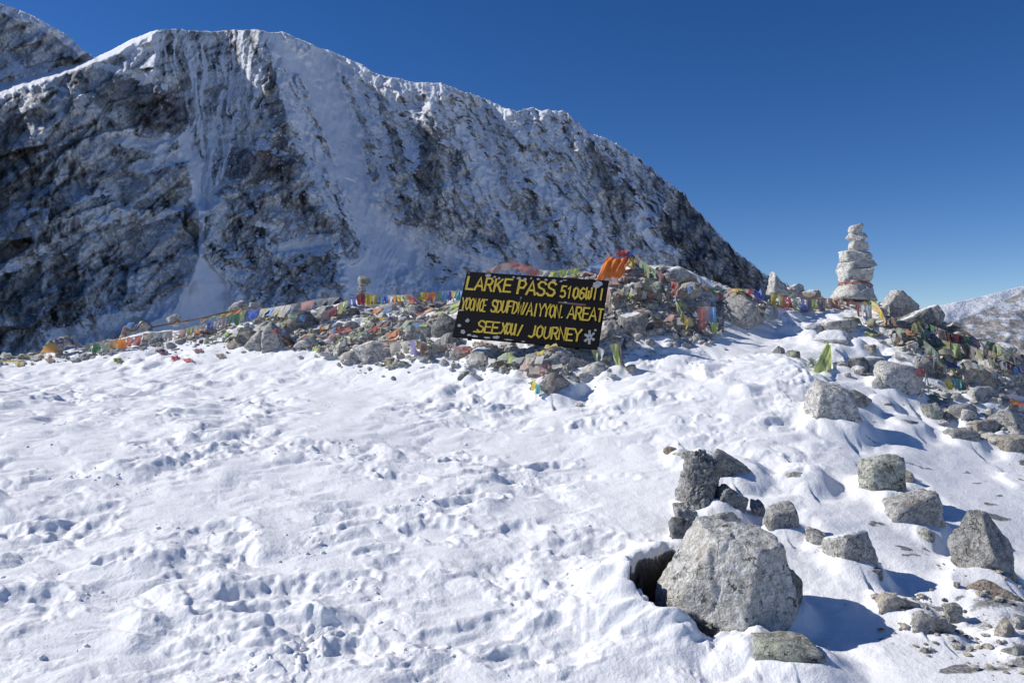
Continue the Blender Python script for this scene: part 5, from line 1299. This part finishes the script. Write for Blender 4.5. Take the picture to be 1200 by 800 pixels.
FS('dark and orange rags lying on the crest below the cairn', [(915, 358), (945, 360), (975, 362), (1005, 362)], ['dkgreen', 'green', 'navy', 'brown', 'black', 'maroon', 'brown', 'dkgreen'], 10, True, seed=57)
FS('golden yellow flags falling right from the cairn foot', [(1020, 352, 362), (1028, 356, 366), (1034, 366, 376), (1038, 376, 384)], ['lime', 'amber', 'yellow', 'yellow', 'amber'], 9, seed=58)
FS('white and blue flags falling from the cairn foot over dark stones', [(1003, 356, 368), (1012, 357, 370), (1022, 358, 372)], ['maroon', 'white', 'sky', 'white'], 20, seed=59)
FS('olive flag wrapped round the slab right of the snow hump', [(1006, 384), (1018, 376), (1030, 374)], ['olive', 'olive', 'dkgreen'], 14, True, seed=60)
FS('small lime and grey flags in the snow above the tan stone', [(1012, 392), (1018, 388), (1024, 390)], ['lime', 'yellow', 'pale'], 14, True, seed=61)
# the lime flag standing free on the slope
o_ = drape('lime_flag', 'large lime and cream triangular flag standing up from the snow slope', 'flag', [(968, 402, .10), (974, 403, .10), (974, 434, .05), (953, 436, .14)], 'lime', 10, 14, .010, 62, 1.0)
FS('green flag tail and brown rag at the foot of the lime flag', [(947, 430), (954, 424), (962, 428), (966, 436)], ['dkgreen', 'green', 'brown', 'cream'], 9, True, seed=63)
# the right heap
rx_ = random.Random(9)
DK = ['black', 'navy', 'dkgreen', 'grey', 'brown', 'maroon', 'olive', 'purple', 'white', 'green', 'dkgreen', 'grey', 'black']
for k, (pts, lb, extra) in enumerate((
    ([(1072, 372, 384), (1090, 380, 392), (1110, 388, 398), (1130, 396, 406)], 'topmost dark flags sagging along the skyline of the right heap', ['olive', 'yellow']),
    ([(1098, 386, 396), (1122, 392, 402), (1146, 398, 408), (1166, 402, 412)], 'maroon flags on a taut cord towards the right edge', ['maroon', 'maroon', 'red', 'maroon']),
    ([(1060, 392), (1078, 394), (1096, 402), (1110, 412)], 'orange and grey cloths lying below the slanted slab of the right heap', ['orange', 'white', 'maroon']),
    ([(1082, 398, 408), (1092, 406, 418), (1100, 414, 424)], 'green flags hanging in a bunch in the middle of the right heap', ['dkgreen', 'green', 'green', 'dkgreen']),
    ([(1104, 398, 408), (1118, 402, 414), (1136, 404, 416), (1150, 410, 420)], 'olive-lime and black flags hanging in the right heap', ['olive', 'lime', 'black']),
    ([(1110, 414), (1128, 418), (1146, 420), (1160, 430)], 'blue-grey cloths lying along the lower right heap', ['grey', 'purple', 'grey']),
    ([(1138, 402, 414), (1152, 408, 418), (1166, 412, 424)], 'dark and white flags hanging below the maroon cord', ['navy', 'white', 'black']),
    ([(1112, 388), (1130, 392), (1150, 400)], 'dark flags lying over the back of the right heap', ['black', 'brown']),
    ([(1156, 404, 414), (1168, 402, 412), (1178, 410, 420), (1190, 418, 428)], 'yellow-green, teal and green flags at the right end of the heap', ['dkgreen', 'lime', 'yellow', 'teal', 'green', 'dkgreen']),
    ([(1086, 404), (1098, 410), (1112, 426), (1126, 432)], 'dark flags lying down the front of the right heap', ['dkgreen', 'olive', 'black']),
    ([(1160, 424), (1180, 428), (1205, 436)], 'black and grey cloths lying at the right edge of the heap', ['black', 'grey']),
    ([(1068, 380, 392), (1074, 376, 388), (1082, 386, 398)], 'yellow-olive flag upright on the crest of the right heap', ['olive', 'yellow', 'dkgreen']))):
    cols = [extra[i] if i < len(extra) else rx_.choice(DK) for i in range(rx_.randint(6, 9))]
    FS(lb, pts, cols, rx_.uniform(11, 17), lying=len(pts[0]) == 2, seed=70 + k, crumple=.03, cord='dark', gather=.6, group='flags of the right heap')
FS('lime-yellow and teal flags bundled beside the large tan slab', [(1106, 446, 458), (1112, 444, 456), (1122, 444, 454), (1132, 448, 456)], ['olive', 'yellow', 'teal', 'teal', 'black'], 12, seed=90, gather=.6)
FS('green and brick-red flags lying right of the jagged pale rock', [(1076, 470), (1084, 466), (1094, 464), (1104, 468)], ['red', 'green', 'green', 'olive'], 8, True, seed=91)
FS('red and orange rag at the right edge above the pinkish rock', [(1184, 474), (1194, 472), (1206, 474)], ['orange', 'red'], 10, True, seed=92)
# in front of the sign
FS('faded pink and red rags lying under the lower left corner of the sign', [(530, 410), (545, 410), (562, 406), (580, 408)], ['pink', 'red', 'cream', 'pink', 'brown'], 10, True, seed=93)
FS('yellow flag lying under the bottom edge of the sign', [(628, 416), (640, 412), (654, 408)], ['yellow', 'yellow'], 8, True, seed=94, gap=0)
FS('pale pink cloth trailing over the broad pyramid rock', [(608, 440), (622, 434), (640, 432), (658, 428)], ['pink', 'cream', 'pink', 'pale'], 14, True, seed=95, gap=0)
FS('red strips hanging on the dark lichened rock', [(622, 446), (634, 440), (648, 434)], ['red', 'pink', 'red'], 6, True, seed=96)
FS('green and yellow strips wound round the left of the dark lichened rock', [(624, 450), (628, 456), (634, 462)], ['green', 'yellow', 'teal'], 9, True, seed=97)
FS('pale lime flags beside the lower right corner of the sign', [(693, 406, 418), (702, 407, 420), (708, 410, 420)], ['lime', 'pale'], 15, seed=98)
FS('bright yellow-green flag with dark red tail hanging right of the sign', [(714, 404, 430), (724, 402, 430), (728, 408, 430)], ['lime', 'lime', 'maroon'], 24, seed=99, gather=.8)
# faded flags strewn all over the heaps
spots = [([(300, 385), (345, 378), (360, 372)], 'faded cloths strewn left of the dark round-backed rock'), ([(330, 398), (365, 392), (400, 384)], 'pale cloths strewn in front of the dark round-backed rock'), ([(420, 366), (460, 362), (510, 360)], 'pale cloths strewn under the bright flag line'),
         ([(380, 410), (420, 402), (450, 400)], 'dull green cloths strewn at the snow edge of the left heap'), ([(470, 366), (500, 360), (545, 356)], 'white cloths strewn beside the left edge of the sign'), ([(205, 393), (240, 390), (275, 382)], 'dull cloths strewn under the far left flag line'),
         ([(770, 350), (795, 358), (830, 350)], 'dull cloths strewn between twin stones and rounded stone'), ([(840, 346), (870, 346), (900, 350)], 'brown cloths strewn on the crest above the wide boulder'), ([(735, 362), (760, 366), (785, 370)], 'dark rags strewn below the twin stones'),
         ([(1040, 396), (1060, 404), (1075, 418)], 'dark rags strewn by the snow patch of the right heap'), ([(110, 402), (150, 398), (190, 396)], 'brownish rags strewn behind the lower left flag line')]
spots += [([(300, 372), (330, 376), (350, 384)], 'crumpled rags lying just right of the big round ridge stone'), ([(318, 392), (345, 398), (372, 396)], 'rags lying over the crumbling rock mound'), ([(384, 398), (410, 392), (440, 386), (470, 380)], 'long string of washed-out flags crossing the middle of the left heap'),
          ([(398, 386), (430, 384), (458, 378)], 'rags lying behind the long washed-out string'), ([(440, 398), (470, 392), (500, 388)], 'rags lying between the navy row and the pink flag'), ([(505, 372), (525, 366), (550, 360)], 'greenish rags by the dark rounded rock at the sign edge'),
          ([(340, 404), (370, 404), (400, 400)], 'rags at the foot of the left heap near the broken pale rock'), ([(480, 412), (510, 408), (535, 404)], 'rags on the grey wedge left of the sign bottom'), ([(120, 400), (150, 396), (180, 398)], 'rags lying under the far left flag row'),
          ([(210, 398), (235, 394), (262, 390)], 'pale rags lying under the blue hanging flag'), ([(20, 414), (60, 410), (100, 406)], 'thin line of rags at the far left skyline'), ([(715, 346), (740, 352), (770, 346)], 'rags lying on the twin stones'),
          ([(720, 318), (745, 316), (775, 326)], 'pink and brown rags heaped behind the orange scarf'), ([(780, 366), (800, 372), (830, 374)], 'rags between the smooth rounded stone and the hanging red flag'), ([(560, 414), (600, 418), (640, 420)], 'torn rags among stones under the middle of the sign'),
          ([(1030, 372), (1045, 380), (1052, 396)], 'rags lying left of the slanted slab of the right heap'), ([(1075, 420), (1100, 430), (1125, 436)], 'dull rags at the foot of the right heap'), ([(1130, 426), (1160, 436), (1195, 446)], 'dull rags between the right heap and the large tan slab'),
          ([(1080, 378), (1100, 390), (1125, 398)], 'rags over the skyline stones of the right heap'), ([(925, 352), (955, 356), (985, 358)], 'bright rags under the hanging flags left of the cairn')]
FD = ['cream', 'pale', 'pink', 'lime', 'brown', 'white', 'pale', 'mint', 'red', 'cream', 'olive', 'sky', 'white', 'orange']
for k, (pts, lb) in enumerate(spots):
    FS(lb, pts, [rx_.choice(FD) for _ in range(rx_.randint(7, 11))], rx_.uniform(8, 13), True, seed=110 + k, gap=rx_.uniform(0, .3), group='faded flags strewn over the heaps', crumple=.022)

# red ribbon tied round the cairn
ang_ = np.linspace(0, 2 * math.pi, 48)
SV = np.concatenate([np.array([v.co[:] for v in c.data.vertices]) + np.array(c.location) for c in cairn.children if c.name.startswith('stone')])
sa = np.arctan2(SV[:, 1], SV[:, 0]); sr = np.hypot(SV[:, 0], SV[:, 1])
RV = []
for j in range(3):
    for a_ in ang_:
        zz = (19.5 + 2.0 * math.cos(a_ + 2.6) + .8 * math.sin(3 * a_) + (j - 1) * .85) * sC
        w_ = (np.abs(np.angle(np.exp(1j * (sa - a_)))) < .16) & (np.abs(SV[:, 2] - zz) < 1.7 * sC)
        r_ = sr[w_].max() + .005 if w_.any() else 22 * sC
        RV.append((r_ * math.cos(a_), r_ * math.sin(a_), zz))
RV = np.array(RV); nv_ = 3
for _ in range(1):
    q_ = RV.reshape(3, 48, 3).copy(); q_[:, 1:-1, :2] = np.where(np.abs(q_[:, 1:-1, :2]) >= 0, (q_[:, :-2, :2] + 2 * q_[:, 1:-1, :2] + q_[:, 2:, :2]) / 4, 0) * 1.02; RV = q_.reshape(-1, 3)
rbn = obj('ribbon', mesh_np('ribbon', RV, grid_faces(nv_, 48)), CLOTH['red'], cairn)

# ------------------------------------------------------------------ the sign
def lerp2(U, V_): return U, V_
SY = G(690, 418) + .62; sS = SY / F
tl = Vector((547, 318)); uu = np.array([161, -45.0, -14]); vv = np.array([-16.5, -30.0, -76.5])
SW = float(np.linalg.norm(uu)) * sS; SH = float(np.linalg.norm(vv)) * sS
def skew_fix():
    a = Vector((uu[0], uu[1], uu[2])).normalized(); b = Vector(vv).normalized()
    n = a.cross(-b).normalized(); b2 = n.cross(a).normalized()
    return a, b2, n
ax, ay, an_ = skew_fix()
if an_.y > 0: an_ = -an_
sign = empty('painted_sign', P(547, 318, SY))
M3 = Matrix((ax, ay, ax.cross(ay))).transposed()
sign.rotation_euler = M3.to_euler()
tag(sign, 'tilted black board with hand-painted yellow lettering propped on the stone heap', 'sign')
def mat_board():
    t = NT('weathered_black_paint'); co = t.n('ShaderNodeTexCoord').outputs['Object']
    n = t.noise(co, 9, 6, .65); n2 = t.noise(co, 70, 5, .7)
    c = t.mix(t.rng(n2, .4, .75, 0, .5), (.005, .005, .007), (.014, .014, .017))
    c = t.mix(t.rng(n, .6, .8, 0, .3), c, (.06, .06, .06))
    return t.setb(Base_Color=c, Roughness=.75, Specular_IOR_Level=.12, Normal=t.bump(n2, .3, .003))
def mat_paint(name, c0, c1, wear=.35):
    t = NT(name); co = t.n('ShaderNodeTexCoord').outputs['Object']; n = t.noise(co, 40, 5, .7)
    n5 = t.noise(co, 120, 4, .7); cc = t.mix(t.rng(n, .35, .7), c0, c1); cc = t.mix(t.rng(n5, .54, .66, 0, wear), cc, (.02, .02, .02))
    return t.setb(Base_Color=cc, Roughness=.6, Specular_IOR_Level=.3)
bmb = bmesh.new()
bmesh.ops.create_cube(bmb, size=1.0)
for v in bmb.verts: v.co = Vector(((v.co.x + .5) * SW, (v.co.y - .5) * SH, (v.co.z - .5) * .022))
bmesh.ops.bevel(bmb, geom=bmb.edges[:], offset=.004, segments=2, affect='EDGES')
me = bpy.data.meshes.new('board'); bmb.to_mesh(me); bmb.free()
obj('board', me, mat_board(), sign)
# two battens on the back
for q in (.12, .86):
    bmb = bmesh.new(); bmesh.ops.create_cube(bmb, size=1.0)
    for v in bmb.verts: v.co = Vector((q * SW + v.co.x * .045, -SH * .52 + v.co.y * SH * 1.06 * .92, -.022 - .016 + v.co.z * .028))
    me = bpy.data.meshes.new('batten'); bmb.to_mesh(me); bmb.free(); obj('batten', me, ROCKM['brown'], sign)

GL = {  # strokes in a box 0..1 wide, 0 (bottom) .. 1 (top)
 'L': [[(.1, 1), (.1, 0), (.9, 0)]], 'A': [[(0, 0), (.5, 1), (1, 0)], [(.2, .33), (.8, .33)]], 'R': [[(.1, 0), (.1, 1), (.7, 1), (.9, .78), (.7, .5), (.12, .5)], [(.5, .5), (.95, 0)]],
 'K': [[(.1, 0), (.1, 1)], [(.9, 1), (.15, .42)], [(.4, .6), (.95, 0)]], 'E': [[(.95, 1), (.1, 1), (.1, 0), (.95, 0)], [(.12, .52), (.8, .52)]], 'P': [[(.1, 0), (.1, 1), (.7, 1), (.92, .75), (.7, .45), (.12, .45)]],
 'S': [[(.92, .85), (.7, 1), (.3, 1), (.08, .8), (.2, .58), (.8, .42), (.92, .2), (.7, 0), (.3, 0), (.05, .15)]], '5': [[(.9, 1), (.2, 1), (.12, .55), (.6, .6), (.9, .4), (.85, .12), (.5, 0), (.08, .1)]],
 '1': [[(.2, .8), (.5, 1), (.5, 0)]], '0': [[(.5, 1), (.12, .8), (.08, .25), (.5, 0), (.9, .25), (.88, .8), (.5, 1)]], 'O': [[(.5, 1), (.12, .8), (.08, .25), (.5, 0), (.9, .25), (.88, .8), (.5, 1)]],
 '6': [[(.85, .9), (.5, 1), (.12, .7), (.1, .2), (.5, 0), (.9, .2), (.8, .5), (.45, .58), (.14, .4)]], '|': [[(.5, 1), (.5, 0)]], 'I': [[(.5, 1), (.5, 0)]], 'U': [[(.1, 1), (.1, .2), (.4, 0), (.7, .1), (.88, .3), (.9, 1)]],
 'm': [[(.05, 1), (.05, .2), (.25, 0), (.5, .15), (.5, .7)], [(.5, .15), (.75, 0), (.95, .2), (.95, 1)]], 'Y': [[(.02, 1), (.5, .5), (.98, 1)], [(.5, .5), (.5, 0)]], 'W': [[(0, 1), (.25, 0), (.5, .8), (.75, 0), (1, 1)]],
 'N': [[(.08, 0), (.08, 1), (.9, 0), (.9, 1)]], 'D': [[(.1, 0), (.1, 1), (.6, .95), (.9, .6), (.85, .25), (.5, 0), (.1, 0)]], 'F': [[(.1, 0), (.1, 1), (.9, 1)], [(.12, .55), (.7, .55)]], 'T': [[(0, 1), (1, 1)], [(.5, 1), (.5, 0)]],
 'J': [[(.8, 1), (.8, .2), (.5, 0), (.1, .1)]], 'X': [[(0, 1), (1, 0)], [(1, 1), (0, 0)]], '/': [[(.8, 1), (.2, 0)]], '.': [[(.3, .05), (.7, .05)]], 'M': [[(.05, 0), (.1, 1), (.5, .3), (.9, 1), (.95, 0)]], 'n': [[(.1, 0), (.1, 1), (.55, .9), (.9, .9), (.9, 0)]],
 'C': [[(.9, .85), (.5, 1), (.1, .7), (.1, .25), (.5, 0), (.9, .15)]], 'y': [[(0, 1), (.5, .45), (.45, 0)], [(1, 1), (.5, .45)]], '-': [[(0, .05), (1, 0)]]}
class Paint:
    def __init__(s, seed=0): s.V = []; s.F = []; s.z = .0025; s.r = random.Random(seed)
    def strip(s, pts, w):
        pts = [Vector(p) for p in pts]; s.z += .00012; b = len(s.V); n = len(pts)
        for i, p in enumerate(pts):
            a = pts[max(i - 1, 0)]; c = pts[min(i + 1, n - 1)]
            t0 = (p - a).normalized() if i > 0 else (c - p).normalized(); t1 = (c - p).normalized() if i < n - 1 else t0
            t = (t0 + t1); t = t.normalized() if t.length > .1 else t1
            nn = Vector((-t.y, t.x)); k = 1 / max(.55, abs(nn.dot(Vector((-t1.y, t1.x)))))
            ww = w * s.r.uniform(.85, 1.15) * k * .5
            e = t * w * .35 if i == n - 1 else (-t * w * .35 if i == 0 else Vector((0, 0)))
            s.V += [(p.x + e.x + nn.x * ww, p.y + e.y + nn.y * ww, s.z), (p.x + e.x - nn.x * ww, p.y + e.y - nn.y * ww, s.z)]
        for i in range(n - 1): s.F.append([b + 2 * i, b + 2 * i + 1, b + 2 * i + 3, b + 2 * i + 2])
    def glyph(s, ch, U0, U1, V0, V1, w):
        for st in GL[ch]:
            s.strip([((U0 + (U1 - U0) * x) * SW, -(V1 + (V0 - V1) * y) * SH) for x, y in st], w)
    def line(s, text, U0, U1, V0, V1, w, sp=.22, dv=0):
        n = len(text); cw = (U1 - U0) / (n + (n - 1) * sp)
        for i, ch in enumerate(text):
            a = U0 + i * cw * (1 + sp); j = s.r.uniform(-.006, .006)
            if ch != ' ': s.glyph(ch, a, a + cw, V0 + j + dv * i, V1 + j + dv * i, w * s.r.uniform(.9, 1.1))
    def blob(s, U, V_, ru, rv, n=14):
        s.z += .00012; b = len(s.V); ru *= .8; rv *= .8; cx, cy = U * SW, -V_ * SH; s.V.append((cx, cy, s.z))
        for i in range(n):
            a = i / n * 6.283; k = s.r.uniform(.7, 1.15); s.V.append((cx + math.cos(a) * ru * SW * k, cy + math.sin(a) * rv * SH * k, s.z))
        for i in range(n): s.F.append([b, b + 1 + i, b + 1 + (i + 1) % n, b + 1 + (i + 1) % n])
    def build(s, name, mat):
        me = bpy.data.meshes.new(name); me.from_pydata([tuple(v) for v in s.V], [], [tuple(dict.fromkeys(f)) for f in s.F]); me.update(); return obj(name, me, mat, sign)
YEL = mat_paint('yellow_paint', (.60, .44, .05), (.40, .29, .04), .5)
wl = .0215
a = Paint(1); a.line('LARKE', .018, .345, .085, .275, wl * 1.22, .16); a.line('PASS', .388, .655, .085, .285, wl * 1.22, .14); a.line('5106m||', .69, .985, .135, .30, wl * .95, .16); a.build('lettering', YEL)
a = Paint(2); a.line('YOOM', .016, .14, .405, .585, wl * .85, .02); a.line('ICE', .125, .195, .41, .585, wl * .8, .0)
a.line('SDUFDW', .232, .455, .415, .585, wl * .9, .04); a.glyph('/', .45, .485, .42, .59, wl * .9); a.line('AIYYON', .485, .715, .42, .60, wl * .9, .02); a.glyph('.', .72, .735, .42, .60, wl * .8)
a.line('AREA', .765, .955, .425, .60, wl * .95, .10); a.glyph('T', .965, .995, .43, .61, wl * .9); a.build('lettering', YEL)
a = Paint(3); a.glyph('-', .145, .185, .85, .90, wl * .9); a.line('SEE', .165, .315, .735, .895, wl * .95, .02); a.glyph('.', .318, .33, .74, .895, wl * .9); a.line('XOU', .335, .43, .74, .895, wl * .9, .0); a.glyph('|', .42, .44, .74, .9, wl * .9); a.glyph('/', .445, .48, .75, .905, wl * .9)
a.line('JOURNEY', .525, .875, .745, .91, wl * .95, .10); a.build('lettering', YEL)
WHT = mat_paint('flaked_white_paint', (.36, .37, .39), (.20, .21, .23), .6)
a = Paint(4)
for U, V_, ru, rv in ((.165, .045, .028, .045), (.21, .06, .012, .02), (.245, .075, .012, .025), (.345, .045, .012, .022), (.385, .055, .022, .03), (.43, .06, .016, .025), (.47, .045, .01, .022), (.52, .05, .018, .022), (.575, .055, .015, .022), (.63, .055, .02, .03), (.68, .06, .012, .02), (.705, .04, .02, .012),
                      (.02, .03, .006, .012), (.93, .075, .042, .07), (.025, .60, .03, .016), (.085, .745, .02, .038), (.035, .83, .018, .03), (.07, .915, .024, .04), (.12, .955, .02, .022), (.16, .965, .03, .022), (.25, .97, .03, .018), (.31, .955, .03, .03), (.40, .975, .04, .012), (.50, .98, .02, .01), (.735, .37, .02, .012)):
    a.blob(U, V_, ru, rv)
a.build('paint_spots', WHT)['kind'] = 'stuff'
a = Paint(5)
for k in range(6):
    an = math.radians(k * 60 + 20); u0, v0 = .932, .84; du, dv = math.cos(an) * .024, math.sin(an) * .066
    a.strip([((u0 + du * .35) * SW, -(v0 + dv * .35) * SH), ((u0 + du) * SW, -(v0 + dv) * SH), ((u0 + du * 1.35) * SW, -(v0 + dv * 1.35) * SH)], .028)
a.blob(.962, .735, .012, .02)
a.build('flower_emblem', WHT)
a = Paint(6); a.strip([(.69 * SW, -.375 * SH), (.78 * SW, -.38 * SH), (.87 * SW, -.385 * SH)], .022)
a.build('faded_stripe', mat_paint('faded_red_paint', (.16, .07, .07), (.10, .09, .10)))
a = Paint(7); a.blob(.425, .345, .009, .02); a.strip([(.425 * SW, -.345 * SH), (.423 * SW, -.39 * SH)], .008); a.build('green_mark', CLOTH['green'])
